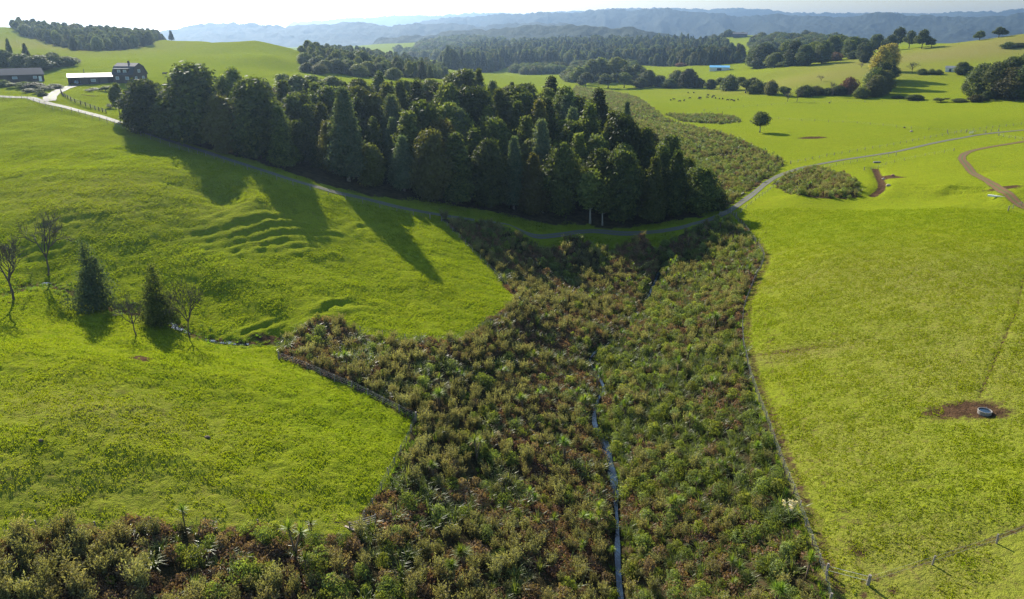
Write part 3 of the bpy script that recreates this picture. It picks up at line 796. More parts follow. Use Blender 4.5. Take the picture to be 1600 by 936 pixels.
    c = mixc(nt, mth(nt, 'MULTIPLY', ramp(nt, noise(nt, .42, 4, .65, pos), [(.40, (0, 0, 0)), (.68, (1, 1, 1))]), .6), c, GRASS_C)
    c = mixc(nt, mth(nt, 'MULTIPLY', dr.outputs['Fac'], .6), c, (.200, .170, .030))
    c = mixc(nt, 1.0, c, ramp(nt, at_.outputs['Fac'], [(0, (.80, .88, .8)), (1, (1.02, 1.02, 1.0))]), 'MULTIPLY')
    nt.links.new(c, b.inputs['Base Color']); b.inputs['Roughness'].default_value = .9; b.inputs['Specular IOR Level'].default_value = .02
    t_ = nt.nodes.new('ShaderNodeBsdfTranslucent'); nt.links.new(mixc(nt, 1.0, c, (1.5, 1.5, .6), 'MULTIPLY'), t_.inputs[0])
    mx = nt.nodes.new('ShaderNodeMixShader'); mx.inputs[0].default_value = .54
    nt.links.new(b.outputs[0], mx.inputs[1]); nt.links.new(t_.outputs[0], mx.inputs[2]); nt.links.new(mx.outputs[0], nt.nodes['Material Output'].inputs[0])
    for v in range(4):
        g = np.random.default_rng(420 + v); n = 900
        rr = 2.5 * np.sqrt(g.uniform(0, 1, n)); aa = g.uniform(0, 6.283, n)
        c = np.stack([np.cos(aa) * rr, np.sin(aa) * rr, np.zeros(n)], 1)
        k = .7 * vnoise(c[:, 0] * 2.6 + v * 9, c[:, 1] * 2.6, 5) + .8 * vnoise(c[:, 0] * 6 + v * 9, c[:, 1] * 6, 6)
        c = c[k > .0]; k = k[k > .0]; n = len(c); h = .06 + .09 * np.clip(k, 0, 1) + g.uniform(0, .05, n)
        a = g.uniform(0, 6.283, n); sd = np.stack([np.cos(a), np.sin(a), np.zeros(n)], 1) * g.uniform(.03, .075, n)[:, None]
        tp = c + np.stack([g.normal(size=n) * .06, g.normal(size=n) * .06, h], 1)
        q = np.stack([c - sd, c + sd, tp + sd * .6, tp - sd * .6], 1)
        SHRUBS.setdefault('pasture_grass', []).append(mesh_polys('pasture_grass', q, np.clip(.4 + k * .4 + g.normal(size=n) * .2, 0, 1), gm))
    return M
def mesh_quads(me):
    n = len(me.vertices); v = np.empty(n * 3, np.float32); me.vertices.foreach_get('co', v)
    t = np.empty(len(me.polygons), np.float32); me.attributes['tint'].data.foreach_get('value', t)
    return v.reshape(-1, 4, 3), t

def stuff_scatter(name, metas, pts, scl, label, cat, seed=1, rot=None, extra=None):
    """many alike small plants as one object: instances of real plant meshes on points"""
    n = len(pts)
    me = bpy.data.meshes.new(name); me.vertices.add(n); me.vertices.foreach_set('co', np.asarray(pts, np.float32).ravel())
    g = np.random.default_rng(seed)
    a = me.attributes.new('rot', 'FLOAT_VECTOR', 'POINT'); r = np.stack([g.normal(size=n) * .08, g.normal(size=n) * .08, g.uniform(0, 6.283, n)], 1) if rot is None else rot; a.data.foreach_set('vector', r.astype(np.float32).ravel())
    a = me.attributes.new('scl', 'FLOAT_VECTOR', 'POINT'); a.data.foreach_set('vector', np.asarray(scl, np.float32).ravel())
    a = me.attributes.new('pick', 'INT', 'POINT'); a.data.foreach_set('value', g.integers(0, len(metas), n).astype(np.int32))
    if extra is not None: a = me.attributes.new('dry', 'FLOAT', 'POINT'); a.data.foreach_set('value', extra.astype(np.float32))
    me.update()
    o = link(name, me); tag(o, label, cat, None, 'stuff')
    ng = bpy.data.node_groups.new(name, 'GeometryNodeTree')
    ng.interface.new_socket('Geometry', in_out='INPUT', socket_type='NodeSocketGeometry'); ng.interface.new_socket('Geometry', in_out='OUTPUT', socket_type='NodeSocketGeometry')
    N = ng.nodes; Lk = ng.links
    gi, go = N.new('NodeGroupInput'), N.new('NodeGroupOutput')
    iop = N.new('GeometryNodeInstanceOnPoints'); jn = N.new('GeometryNodeJoinGeometry')
    for ob in metas:                                    # each variant is one instance in the list that the points pick from
        oi = N.new('GeometryNodeObjectInfo'); oi.inputs['Object'].default_value = ob; oi.transform_space = 'ORIGINAL'
        g1 = N.new('GeometryNodeGeometryToInstance'); Lk.new(oi.outputs['Geometry'], g1.inputs[0]); Lk.new(g1.outputs[0], jn.inputs[0])
    def attr(nm, ty):
        q = N.new('GeometryNodeInputNamedAttribute'); q.data_type = ty; q.inputs['Name'].default_value = nm; return q.outputs[0]
    Lk.new(gi.outputs[0], iop.inputs['Points']); Lk.new(jn.outputs[0], iop.inputs['Instance']); iop.inputs['Pick Instance'].default_value = True
    Lk.new(attr('pick', 'INT'), iop.inputs['Instance Index'])
    e2r = N.new('FunctionNodeEulerToRotation'); Lk.new(attr('rot', 'FLOAT_VECTOR'), e2r.inputs[0]); Lk.new(e2r.outputs[0], iop.inputs['Rotation'])
    Lk.new(attr('scl', 'FLOAT_VECTOR'), iop.inputs['Scale'])
    Lk.new(iop.outputs[0], go.inputs[0])
    md = o.modifiers.new('scatter', 'NODES'); md.node_group = ng
    return o

# ------------------------------------------------------------------ where things stand
FOREST_POLY = poly_px([(195,187),(330,234),(500,287),(700,320),(900,351),(1000,354),(1092,340),(1128,318),(1085,285),(1010,225),(930,175),(830,158),(700,150),(400,138),(250,138)])
FAR_BUSH = [poly_px(p) for p in (
  [(20,46),(60,42),(110,46),(180,53),(290,61),(240,72),(180,80),(115,79),(80,68)],
  [(690,106),(700,90),(760,80),(850,74),(950,72),(1050,70),(1130,72),(1140,82),(1165,100),(1100,106),(1000,101),(900,103),(800,106)],
  [(470,88),(540,84),(600,92),(690,108),(700,122),(640,122),(560,116),(500,108)],
  [(880,128),(900,100),(990,100),(1010,128)])]
FENCES = [   # name of the run, photo polyline, post spacing m, post height m, battens, label
 ([(-20,152),(40,156),(80,170),(115,176),(160,190),(200,204),(250,223),(300,239),(350,255),(400,271),(450,287),(500,301),(560,316),(620,331),(672,342)], 4.6, 1.35, 3, 'wire and batten fence along the lower side of the gravel drive'),
 ([(690,346),(725,380),(765,420),(800,456),(812,473)], 4.2, 1.25, 2, 'post fence down the hill beside the shaded scrub'),
 ([(812,473),(775,500),(740,520),(705,533),(650,533),(610,527),(570,520),(530,508)], 4.2, 1.25, 2, 'post fence between upper paddock and red scrub'),
 ([(436,561),(480,577),(520,595),(560,612),(605,634),(650,657)], 3.4, 1.3, 4, 'batten fence above the shaded edge of the left paddock'),
 ([(650,657),(634,695),(612,738),(592,775),(572,808),(560,832)], 3.0, 1.3, 4, 'batten fence running down the right end of the left paddock'),
 ([(558,832),(480,827),(380,825),(280,822),(200,824),(120,826),(60,827),(15,850),(-30,875)], 5.5, 1.3, 0, 'post and wire fence behind the bottom left scrub'),
 ([(1142,334),(1168,362),(1193,400),(1178,440),(1163,480),(1160,520),(1166,560),(1180,610),(1199,660),(1218,715),(1240,770),(1265,840),(1290,905),(1297,945)], 3.2, 1.3, 4, 'long wire and batten fence dividing scrub from the right paddock'),
 ([(1291,897),(1356,914)], 6.0, 1.2, 0, 'short pale wire fence joining the scrub fence to the strainer post'),
 ([(1356,914),(1464,880),(1560,848),(1660,812)], 9.0, 1.2, 0, 'two wire fence along the worn path at bottom right'),
 ([(1150,338),(1185,310),(1215,288),(1250,272),(1290,262),(1340,253),(1400,243)], 5.0, 1.2, 0, 'post fence on the near side of the right road bend'),
 ([(1235,256),(1300,243),(1390,228),(1480,211),(1560,199),(1620,190)], 5.5, 1.2, 0, 'post fence along the far side of the right road'),
 ([(1200,185),(1260,189),(1340,193),(1420,201),(1480,205),(1540,208)], 9.0, 1.2, 0, 'long fence crossing the far right paddocks'),
 ([(1480,208),(1530,207),(1560,205)], 5, 1.25, 0, 'stockyard fence by the road gate'),
 ([(1560,212),(1580,216),(1620,221)], 4, 1.25, 0, 'short fence beside the track at the right edge'),
 ([(1100,173),(1180,166),(1290,160),(1420,160),(1620,158)], 12, 1.2, 0, 'fence across the bright green far paddock'),
 ([(1350,266),(1390,256),(1440,245),(1490,236)], 7, 1.2, 0, 'post fence above the muddy cutting'),
 ([(1575,330),(1590,323),(1620,318)], 4, 1.3, 0, 'corner fence where the crest meets the earth track'),
]
FENCE_LINES = [line_px(f[0], step=1.5) for f in FENCES]
FENCE_WEAR = [(FENCE_LINES[6] + np.array([1.0, 0]), 1.5, .52), (FENCE_LINES[6] + np.array([4.5, 0]), 4.0, .36), (FENCE_LINES[8] + np.array([-.3, .6]), .8, .5), (FENCE_LINES[10], 1.2, .35), (FENCE_LINES[11], 1.5, .45)]
build_setting()

# ------------------------------------------------------------------ trees
TM = make_trees()
def put_tree(kind, x, y, h, w, label, group=None, name='tree', v=None, rz=None, cat='tree'):
    L = TREES[kind]; cr, tr, H, R = L[int(rng.integers(len(L))) if v is None else v % len(L)]
    z = height(x, y)[0]
    o = thing(name, label, cat, (x, y, z - .05), rng.uniform(0, 6.28) if rz is None else rz, group, (w / 2 / R, w / 2 / R, h / H))
    link('crown', cr, o); link('trunk', tr, o)
    return o
def tree_px(kind, px, pyb, pyt, wpx, label, group=None, **k):
    x, y, z = at(px, pyb); dep = project(x, y, z)[2]
    R = math.hypot(x, y); d = ray(px, pyt); h = CAM_H + d[2] * R / math.hypot(d[0], d[1]) - z
    return put_tree(kind, x, y, h, wpx * dep / F_PX, label, group, **k)
FG = 'trees of the dark forest block'
front = [
 ('open',188,184,128,26,'thin grey-green tree at the left tip of the forest by the drive'),
 ('round',236,208,126,66,'broad rounded dark tree at the left end of the forest'),
 ('round',265,216,148,42,'low dark tree tucked between the left end tree and the tallest left crown'),
 ('round',312,226,101,84,'tall wide dark tree whose crown tops the left part of the forest'),
 ('open',372,224,102,56,'tall open dark tree right of the tallest left crown'),
 ('round',406,248,124,74,'domed tree with sunlit golden shoulder in the left front of the forest'),
 ('round',352,240,150,46,'narrow dark tree left of the domed golden shouldered tree'),
 ('round',470,236,146,60,'dark tree between the domed tree and the big grey-green spire'),
 ('feathery',545,284,136,70,'big grey-green feathery spire in the middle of the forest front'),
 ('cone',588,276,184,40,'dark tree wedged between two grey-green spires'),
 ('feathery',617,268,148,62,'second grey-green spire right of the biggest one'),
 ('feathery',632,300,212,50,'short pale blue-green tree on a clear pale stem at the forest foot'),
 ('round',580,292,226,40,'low dark tree at the foot of the biggest spire'),
 ('round',688,296,190,64,'rounded dark tree right of the short pale blue-green tree'),
 ('cone',742,306,200,56,'dark conical tree in the centre right front of the forest'),
 ('feathery',803,326,214,44,'narrow blue-green spire with pale stem right of centre'),
 ('slim',848,332,262,30,'slim young tree with thin stem right of the narrow spire'),
 ('slim',922,349,268,34,'slim tree on a tall pale bare trunk at the forest foot'),
 ('slim',941,352,285,26,'thin stemmed sapling right of the pale bare trunk'),
 ('round',876,334,226,56,'dark rounded tree behind the slim young trees'),
 ('round',968,344,236,58,'dark tree above the lowest bend of the drive'),
 ('cone',1018,346,246,42,'small cone tree with a bronze sunlit tip near the forest right end'),
 ('cone',1052,338,236,46,'dark cone tree second from the right end of the forest'),
 ('round',1090,332,262,54,'dark rounded tree at the right tip of the forest'),
 ('thicket',1110,326,290,44,'low dark bushy tree beside the road at the forest right tip'),
 ('cone',770,318,232,40,'small dark cone left of the narrow blue-green spire'),
 ('round',520,272,190,36,'low dark tree left of the biggest grey-green spire'),
 ('round',660,300,236,40,'low bushy tree between short pale tree and rounded dark tree'),
]
fx = []
for f in front:
    o = tree_px(*f[:5], f[5], FG); fx.append(o.location[:2])
back = [   # crowns that make the skyline: px, top py, distance in units, width px
 ('cone',592,112,262,34,'dark pointed crown standing above the middle of the forest skyline'),('open',720,106,268,60,'tall spreading crown highest on the forest skyline'),
 ('open',668,122,262,44,'ragged crown left of the highest spreading crown'),('cone',748,108,262,26,'narrow spire beside the highest spreading crown'),('cone',862,120,262,44,'pointed dark crown topping the right half of the forest'),
 ('round',820,132,255,50,'rounded skyline crown left of the pointed right crown'),('cone',936,138,250,50,'dark cone at the right shoulder of the forest skyline'),('open',500,114,262,56,'broad ragged crown on the skyline above the biggest spire'),
 ('open',445,112,262,50,'leafy skyline crown above the domed tree'),('round',902,152,240,44,'dark crown between the two right skyline peaks'),('cone',966,176,236,40,'cone on the falling right edge of the forest skyline'),
 ('feathery',980,158,238,30,'pale feathery spire on the right edge of the skyline'),('round',560,124,255,40,'dark crown left of the middle pointed crown'),('cone',402,122,262,24,'small cone above the domed tree'),('round',1010,205,226,44,'rounded crown low on the right skyline'),
 ('round',1048,212,214,40,'dark crown last but one on the falling right skyline'),('open',785,128,262,44,'ragged crown right of the highest spreading crown'),('cone',634,126,265,30,'small dark cone left of the ragged crown'),
]
for (kind, px, pyt, d, w, lab) in back:
    q = ray(px, pyt); k = d * S / math.hypot(q[0], q[1]); x, y = q[0] * k, q[1] * k
    h = CAM_H + q[2] * k - height(x, y)[0]
    o = put_tree(kind, x, y, max(h, 9), w * math.hypot(x, y) / F_PX, lab, FG); fx.append(o.location[:2])
bx0, bx1 = FOREST_POLY[:, 0].min(), FOREST_POLY[:, 0].max(); by0, by1 = FOREST_POLY[:, 1].min(), FOREST_POLY[:, 1].max()
sp = 8.8
gx, gy = np.meshgrid(np.arange(bx0, bx1, sp), np.arange(by0, by1, sp))
gx = (gx + rng.uniform(-.42, .42, gx.shape) * sp).ravel(); gy = (gy + rng.uniform(-.42, .42, gy.shape) * sp).ravel()
ok = in_poly(gx, gy, FOREST_POLY) & (dist_line(gx, gy, DRIVE) > 8)
fx = np.array(fx)
LIT = [np.array([*hit(px, py, base_z), 0]) for px, py in [(235,240),(300,264),(362,284),(380,290),(440,314),(505,298),(530,304),(552,309),(520,320),(560,340),(600,385),(640,435),(680,465),(648,338),(668,368),(692,398),(716,428),(420,340),(480,350),(520,380),(540,420),(500,440),(440,380),(580,420),(400,266)]]
for p_ in LIT: p_[2] = base_z(p_[0], p_[1])[0]
SD = np.array([math.sin(SUN_AZ), math.cos(SUN_AZ)])
def sun_cap(x, y, z, w):
    cap = 99.0                                   # openings in the canopy that let the sun through to the drive and paddock
    for p_ in LIT:
        v = np.array([x, y]) - p_[:2]; s_ = v @ SD; l_ = abs(v[0] * SD[1] - v[1] * SD[0])
        if s_ > 0 and l_ < w * .5 + .8: cap = min(cap, p_[2] + s_ * math.tan(SUN_EL) - z - .5)
    return cap
# trees the photo shows nothing of, wholly behind nearer crowns, are left out
cover = np.zeros((234, 400), bool)
def seen(x, y, z, h, w):
    px, pt, dep = project(x, y, z + h * .96); _, pb, _ = project(x, y, z + h * .15); r = w * .42 * F_PX / dep
    v, u = np.mgrid[0:234, 0:400]
    m = (((u * 4 - px) / max(r, 3)) ** 2 + ((v * 4 - (pt + pb) / 2) / max((pb - pt) / 2, 3)) ** 2) < 1
    vis = (m & ~cover).sum() / max(m.sum(), 1); cover[m] = True
    return vis
cand = [(math.hypot(o.location.x, o.location.y), o, None) for o in C.objects if o.get('group') == FG]
for x, y in zip(gx[ok], gy[ok]):
    if np.min(np.hypot(fx[:, 0] - x, fx[:, 1] - y)) < 4.2: continue
    cand.append((math.hypot(x, y), None, (x, y)))
cand.sort(key=lambda c: c[0])
for d_, o, xy in cand:
    if o is not None:
        me = next(k for k in C.objects if k.parent is o and k.name.startswith('crown')).data
        ent = next(e for L in TREES.values() for e in L if e[0] is me)
        seen(o.location.x, o.location.y, o.location.z, ent[2] * o.scale.z, ent[3] * 2 * o.scale.x); continue
    x, y = xy
    z = height(x, y)[0]; px, py, dep = project(x, y, z)
    ddr = dist_line(np.array([x]), np.array([y]), DRIVE)[0]
    n = float(vnoise(np.array([x / 26]), np.array([y / 26]), 77)[0])
    kind = str(rng.choice(['round', 'cone', 'open', 'feathery'], p=[.30, .42, .17, .11] if n < .1 else [.22, .34, .28, .16])) if ddr > 22 else str(rng.choice(['round', 'cone'], p=[.5, .5]))
    # never taller than the canopy line seen in the photograph
    lim = np.interp(px, [190, 260, 300, 350, 400, 450, 520, 600, 700, 760, 860, 930, 980, 1040, 1090, 1130], [150, 122, 112, 112, 130, 124, 124, 126, 122, 124, 130, 152, 186, 220, 262, 312])
    q = ray(px, lim); hm = CAM_H + q[2] * math.hypot(x, y) / math.hypot(q[0], q[1]) - z
    h = min((rng.uniform(16, 24) if px < 560 else rng.uniform(19, 27)) * ((.72 if px < 560 else .9) + (.28 if px < 560 else .1) * min(1, ddr / 25)), hm - rng.uniform(0, 1.5))
    h = min(h, sun_cap(x, y, z, h * .5))
    if h < 6: continue
    w = h * (rng.uniform(.46, .62) if kind != 'open' else rng.uniform(.55, .68))
    if seen(x, y, z, h, w) < .10: continue
    side = 'left end' if px < 380 else 'left middle' if px < 560 else 'centre' if px < 740 else 'right middle' if px < 920 else 'right end'
    row_ = 'front' if ddr < 28 else 'middle' if ddr < 62 else 'back'
    word = dict(round='rounded dark', cone='pointed dark', open='ragged green', feathery='grey-green feathery')[kind]
    sz = 'tall' if h > 19 else 'short' if h < 15 else 'medium'
    put_tree(kind, x, y, h, w, f'{sz} {word} tree in the {row_} of the forest, {side}', f'{FG}, {row_} rows, {side}')

# lone trees by the wet gully
GG = 'trees by the wet gully'
tree_px('bare',22,472,362,84,'bare leafless tree at the left edge of the photo',GG,v=0)
tree_px('bare',74,428,328,78,'bare leafless tree leaning over the head of the gully',GG,v=1)
tree_px('ragged',150,484,371,56,'tall dark evergreen with split top left of the puddle',GG,v=0)
tree_px('ragged',252,508,410,50,'dark conical evergreen beside the bright puddle',GG,v=1)
tree_px('bare',214,526,440,54,'small bare tree left of the conical evergreen',GG,v=2)
tree_px('bare',297,527,428,62,'bare tree right of the conical evergreen',GG,v=1)
tree_px('slim',1187,207,175,19,'lone green tree standing in the far right paddock',v=2)

# farther trees, one by one
ORD = 'first second third fourth fifth sixth seventh eighth ninth tenth eleventh twelfth thirteenth fourteenth'.split()
def row(kind, L, label, group, name='tree'):
    for k, (px, pyb, pyt, w) in enumerate(L): tree_px(kind, px, pyb, pyt, w, label[k] if isinstance(label, list) else f'{label}, {ORD[sorted(q[0] for q in L).index(px)]} from left', group, name=name)
def row_b(L, label, group):
    for k, (px, pyb, pyt, w) in enumerate(L):
        label_ = f'{label}, {ORD[sorted(q[0] for q in L).index(px)]} from left'
        n_ = int(rng.integers(3)); tree_px(('thicket', 'round', 'open')[n_], px, pyb, pyt - rng.uniform(-2, 2), w, label_, group, name='bush', cat='bush')
HG = 'trees behind the barn'
row('round', [(8,106,78,26),(35,108,84,28),(62,110,86,34),(85,106,82,26),(106,104,88,24),(118,100,90,14)], 'grey-green bushy tree in the clump behind the barn', HG)
row('cone', [(19,100,60,12),(44,102,68,14)], ['tall thin tree rising from the clump behind the barn, left one','pointed tree rising from the clump behind the barn, right one'], HG)
row('round', [(40,52,38,18),(60,54,40,20),(117,56,38,18)], ['left of two bushy trees on top of the left hill','right of two bushy trees on top of the left hill','lone round tree on the ridge of the hillside bush'], 'trees on the left ridge')
row('pine', [(268,62,48,9),(276,62,46,9),(284,62,47,9),(291,62,49,9),(314,62,54,8),(336,62,52,10),(345,62,48,11),(354,62,47,13),(364,62,44,13)], 'dark pine on the skyline behind the green hill', 'pines on the left skyline')
WG = 'trees of the wood behind the green hill'
row('cone', [(487,98,76,12),(498,100,78,12),(514,102,78,13),(533,104,77,15),(552,104,76,16),(606,116,94,14),(620,118,89,20),(648,122,98,14),(660,124,96,16),(672,124,102,12),(636,120,100,12),(590,112,90,16)], 'conical grey-green tree in the wood behind the green hill', WG)
row('round', [(476,100,82,20),(494,108,90,20),(508,112,94,26),(526,114,92,28),(546,116,94,28),(566,112,80,30),(575,118,96,26),(596,120,98,24),(540,108,84,20),(560,120,100,26),(616,124,106,22),(500,116,100,22),(480,112,98,18)], 'rounded dark tree in the wood behind the green hill', WG)
PG = 'tall trees in front of the plantation'
row('open', [(905,132,100,26),(925,130,92,30),(945,128,86,34),(965,130,88,34),(985,132,98,30),(915,138,112,26),(950,138,112,30),(975,138,112,26)], 'tall dark tree in the clump before the pine plantation', PG)
row('round', [(1013,136,110,22),(1030,136,118,20),(1056,136,110,22),(1075,138,108,24),(1090,138,122,20),(1110,140,124,16),(1000,138,122,20),(1045,138,124,20)], 'dark tree in the row beyond the stream flats', 'row of dark trees beyond the flats')
row_b([(1125,138,122,22),(1140,142,117,28),(1165,146,120,34),(1180,146,126,24),(1195,146,128,20),(1205,147,124,18)], 'rounded dark bush at the right end of the tree row', 'row of dark trees beyond the flats')
row('round', [(1178,106,72,24),(1194,106,68,34),(1210,106,82,24)], ['left crown of the three dark trees by the blue shed','big middle tree of the three by the blue shed','right crown of the three dark trees by the blue shed'], 'dark trees by the blue shed')
row('round', [(1224,102,66,20),(1240,104,64,26),(1256,104,70,24),(1270,98,66,26),(1284,100,64,24),(1300,92,56,22),(1312,88,56,26),(1330,90,58,26),(1345,86,60,24),(1350,92,66,24),(1368,80,54,22)], 'dark round tree in the belt left of the tall macrocarpas', 'belt of dark trees on the right')
row('spreading', [(1402,76,43,30),(1420,76,48,24),(1440,76,46,26),(1390,80,54,24),(1482,62,38,30),(1498,64,44,20),(1455,74,60,18)], ['tallest dark tree on the right skyline','second of the tall dark skyline trees','flat topped skyline tree beside the dry hill','lower dark tree left of the tallest skyline tree','wide dark tree alone behind the dry hill','smaller companion of the wide tree behind the dry hill','low dark tree at the start of the dry hill ridge'], 'tall dark trees on the right skyline')
row('spreading', [(1310,84,54,30),(1560,60,42,22),(1530,64,48,20)], ['flat topped dark tree in the tree belt','faint tree on the far right skyline','lower faint tree on the far right skyline'], 'far flat topped trees')
row('poplar', [(1372,136,72,30),(1382,126,68,28),(1390,114,68,22)], 'yellowing poplar at the top of the tree row', 'tree row down the right slope')
row('round', [(1382,130,92,30),(1374,138,98,30),(1364,146,106,28),(1376,146,110,30),(1368,150,118,26)], 'dark green tree lower down the poplar row', 'tree row down the right slope')
row('round', [(1530,150,100,40),(1552,152,98,40),(1572,150,90,40),(1592,146,86,40),(1612,146,80,50),(1545,150,112,40),(1580,154,106,44),(1602,154,100,44),(1516,148,118,24)], 'rounded dark evergreen in the grove at the right edge', 'grove at the right edge')
row_b([(1385,76,68,18),(1575,76,67,20),(1592,74,66,18)], 'dark bush on the dry right slope', 'bushes on the dry slope')
row('round', [(1502,118,97,20),(1514,116,103,10)], ['round russet tree beside the small pale shed','small tree right of the russet tree by the shed'], 'trees by the small shed')
row('bare', [(1283,128,115,16),(1245,158,136,22),(1230,158,138,18),(1330,140,118,26),(1425,116,96,22),(1345,108,98,12),(1300,150,126,16)], ['bare tree alone on the pale right slope','right of two bare trees at the paddock edge','left of two bare trees at the paddock edge','bare purplish tree left of the poplar row','pale bare tree below the dry hill','tiny bare tree left of the poplars','bare tree in the right hedge line'], 'bare trees on the right')
row('russet', [(1290,95,86,26),(1304,95,82,22),(1325,146,122,26),(1064,106,98,16)], ['left russet shrub on the slope below the tree belt','right russet shrub on the slope below the tree belt','purplish russet shrub beside the poplar row','russet shrub before the pine plantation'], 'russet shrubs on the right')
row_b([(1204,148,128,18),(1225,150,134,22),(1258,150,134,26),(1275,148,136,22),(1292,148,138,20),(1310,148,136,20),(1345,152,138,22),(1405,152,148,20),(1430,155,149,22),(1470,158,150,22),(1500,158,152,20),(1525,158,150,20),(1540,156,144,14)], 'dark hedge bush along the far edge of the green paddock', 'hedge bushes along the far paddock edge')
row_b([(1440,118,106,14),(1455,118,107,12),(1466,118,108,12),(1230,105,96,24),(1250,102,92,22),(1270,98,90,18),(1332,92,80,16),(1350,98,82,14)], 'dark bush on the mid right slope', 'bushes on the mid right slope')
row('round', [(1160,56,50,8),(1143,57,51,7),(1192,58,51,10),(1205,58,52,7)], 'tiny tree beside the hilltop house', 'trees by the hilltop house')
row('open', [(545,62,49,16),(435,62,54,14),(510,66,54,14),(570,60,48,12)], 'hazy far tree on the blue ridge', 'hazy far trees')
row_b([(150,141,136,18),(165,142,135,20),(140,144,139,16),(176,146,136,16),(172,168,160,16),(182,150,138,14)], 'low garden shrub below the gambrel house', 'garden shrubs by the house')
row_b([(6,134,125,20),(24,136,126,22),(40,138,127,22),(56,140,129,24),(70,142,131,24),(86,138,130,20),(58,147,138,16),(66,150,142,14),(46,144,136,18)], 'grey-green hedge shrub between barn and drive', 'hedge shrubs before the barn')

# ------------------------------------------------------------------ far woods seen as one mass
def grid_pts(P, sp, jit=.45, g=rng):
    x0, y0 = P.min(0); x1, y1 = P.max(0)
    X, Y = np.meshgrid(np.arange(x0, x1, sp), np.arange(y0, y1, sp))
    X = (X + g.uniform(-jit, jit, X.shape) * sp).ravel(); Y = (Y + g.uniform(-jit, jit, Y.shape) * sp).ravel()
    m = in_poly(X, Y, P); return X[m], Y[m]
def crown_objs(kind):
    names = [c[0].name for c in TREES[kind]]
    out = []
    for me in [c[0] for c in TREES[kind]]:
        out.append(next(o for o in C.objects if o.data is me))
    return out
def wood(name, P, kind, sp, h, label, cat, seed, var=.3, mix=()):
    X, Y = grid_pts(P, sp); H = TREES[kind][0][2]
    k = h / H * rng.uniform(1 - var, 1 + var, len(X)); w = k * rng.uniform(.9, 1.3, len(X))
    stuff_scatter(name, sum([crown_objs(q) for q in (kind, *mix)], []), np.stack([X, Y, height(X, Y) - h * .08], 1), np.stack([w, w, k], 1), label, cat, seed)
wood('hillside_bush', FAR_BUSH[0], 'round', 6.0, 6.5, 'grey-brown bush covering the left hillside', 'bush', 61, .55, ('open',))
wood('pine_plantation', FAR_BUSH[1], 'pine', 12.0, 21, 'dark blue-green pine plantation across the valley', 'wood', 62, .45, ('round', 'cone'))
wood('woodland', FAR_BUSH[2], 'round', 7, 8, 'dark undergrowth of the wood behind the green hill', 'wood', 63, .5, ('open',))
wood('woodland', FAR_BUSH[3], 'thicket', 8, 9, 'undergrowth below the tall trees before the plantation', 'wood', 64)
FARW = [[(430,66),(530,56),(600,52),(690,50),(700,54),(640,57),(560,62),(480,70)], [(720,78),(760,62),(860,56),(960,60),(1000,66),(900,70),(800,76)], [(860,58),(1000,60),(1130,62),(1150,58),(1120,56),(1000,54)],
        [(660,72),(700,64),(740,60),(760,66),(700,84),(650,80)], [(1170,66),(1250,62),(1320,66),(1330,74),(1250,80),(1180,84)], [(1120,62),(1180,60),(1260,56),(1400,58),(1500,54),(1500,58),(1300,64)], [(620,84),(680,86),(700,96),(640,92)],
        [(800,112),(880,108),(890,112),(820,116)],[(560,54),(680,46),(690,48),(580,60)]]
for k, p in enumerate(FARW):
    P = poly_px(p); X, Y = grid_pts(P, 19 if k not in (7,) else 9)
    if len(X) > 3500:
        s = rng.choice(len(X), 3500, False); X, Y = X[s], Y[s]
    if len(X) == 0: continue
    s = rng.uniform(1.1, 1.9, len(X)); s *= 1 if k != 7 else .7
    stuff_scatter('woodland', crown_objs('thicket'), np.stack([X, Y, height(X, Y) - 1], 1), np.stack([s * 1.3, s * 1.3, s * 1.25], 1), 'hazy dark woodland on the far valley slopes', 'wood', 70 + k)

# ------------------------------------------------------------------ the planted stream side
SM = make_shrubs()
allp = []
for k, P in enumerate(SCRUB):
    X, Y = grid_pts(P, 1.42 if k == 0 else 2.0)
    allp.append(np.stack([X, Y, np.full(X.shape, k)], 1))
A = np.concatenate(allp); X, Y = A[:, 0], A[:, 1]
ds = dist_line(X, Y, STREAM); dd = dist_line(X, Y, DRIVE)
dfen = np.minimum.reduce([dist_line(X, Y, FENCE_LINES[i]) for i in (3, 4, 5, 6)])
ok = (ds > .8) & (dd > 3.0) & (dfen > 1.0); X, Y, K, ds = X[ok], Y[ok], A[ok, 2], ds[ok]
df = np.minimum.reduce([dist_line(X, Y, FENCE_LINES[i]) for i in (1, 2, 3, 4, 5, 6)])
Z = height(X, Y)
pr = np.array([project(*p) for p in zip(X, Y, Z)])
sx = np.interp(Y, STREAM[:, 1], STREAM[:, 0])
n1 = vnoise(X / 7, Y / 7, 91); n2 = vnoise(X / 6, Y / 6, 92)
KINDS = ['flax_bush', 'feathery_shrub', 'rounded_bush', 'russet_bush', 'cabbage_tree', 'none']
pick = np.zeros(len(X), int)
zone = []
for i in range(len(X)):
    px, py = pr[i, 0], pr[i, 1]
    if K[i] > 0: p = [.22, .26, .44, .03, .02, .03]; zn = 'far'
    elif X[i] > sx[i]: p = [.38, .17, .28, .05, .04, .08]; zn = 'right'
    elif py > 815 and px < 575: p = [.05, .66, .10, .10, .02, .07]; zn = 'corner'
    elif py > 640: p = [.20, .33, .08, .10, .02, .27]; zn = 'left'
    else: p = [.34, .32, .06, .06, .01, .21]; zn = 'upper left'
    p = np.array(p); p[0] *= 1 + 1.6 * n1[i]; p[1] *= 1 - 1.5 * n1[i]; p[3] *= 1 + 1.5 * max(n2[i], -.6); p[5] *= 1 + 1.2 * n2[i]; p[2] *= 1 - .7 * n2[i]
    p = np.clip(p, .003, None); p /= p.sum(); pick[i] = rng.choice(6, p=p); zone.append(zn)
zone = np.array(zone)
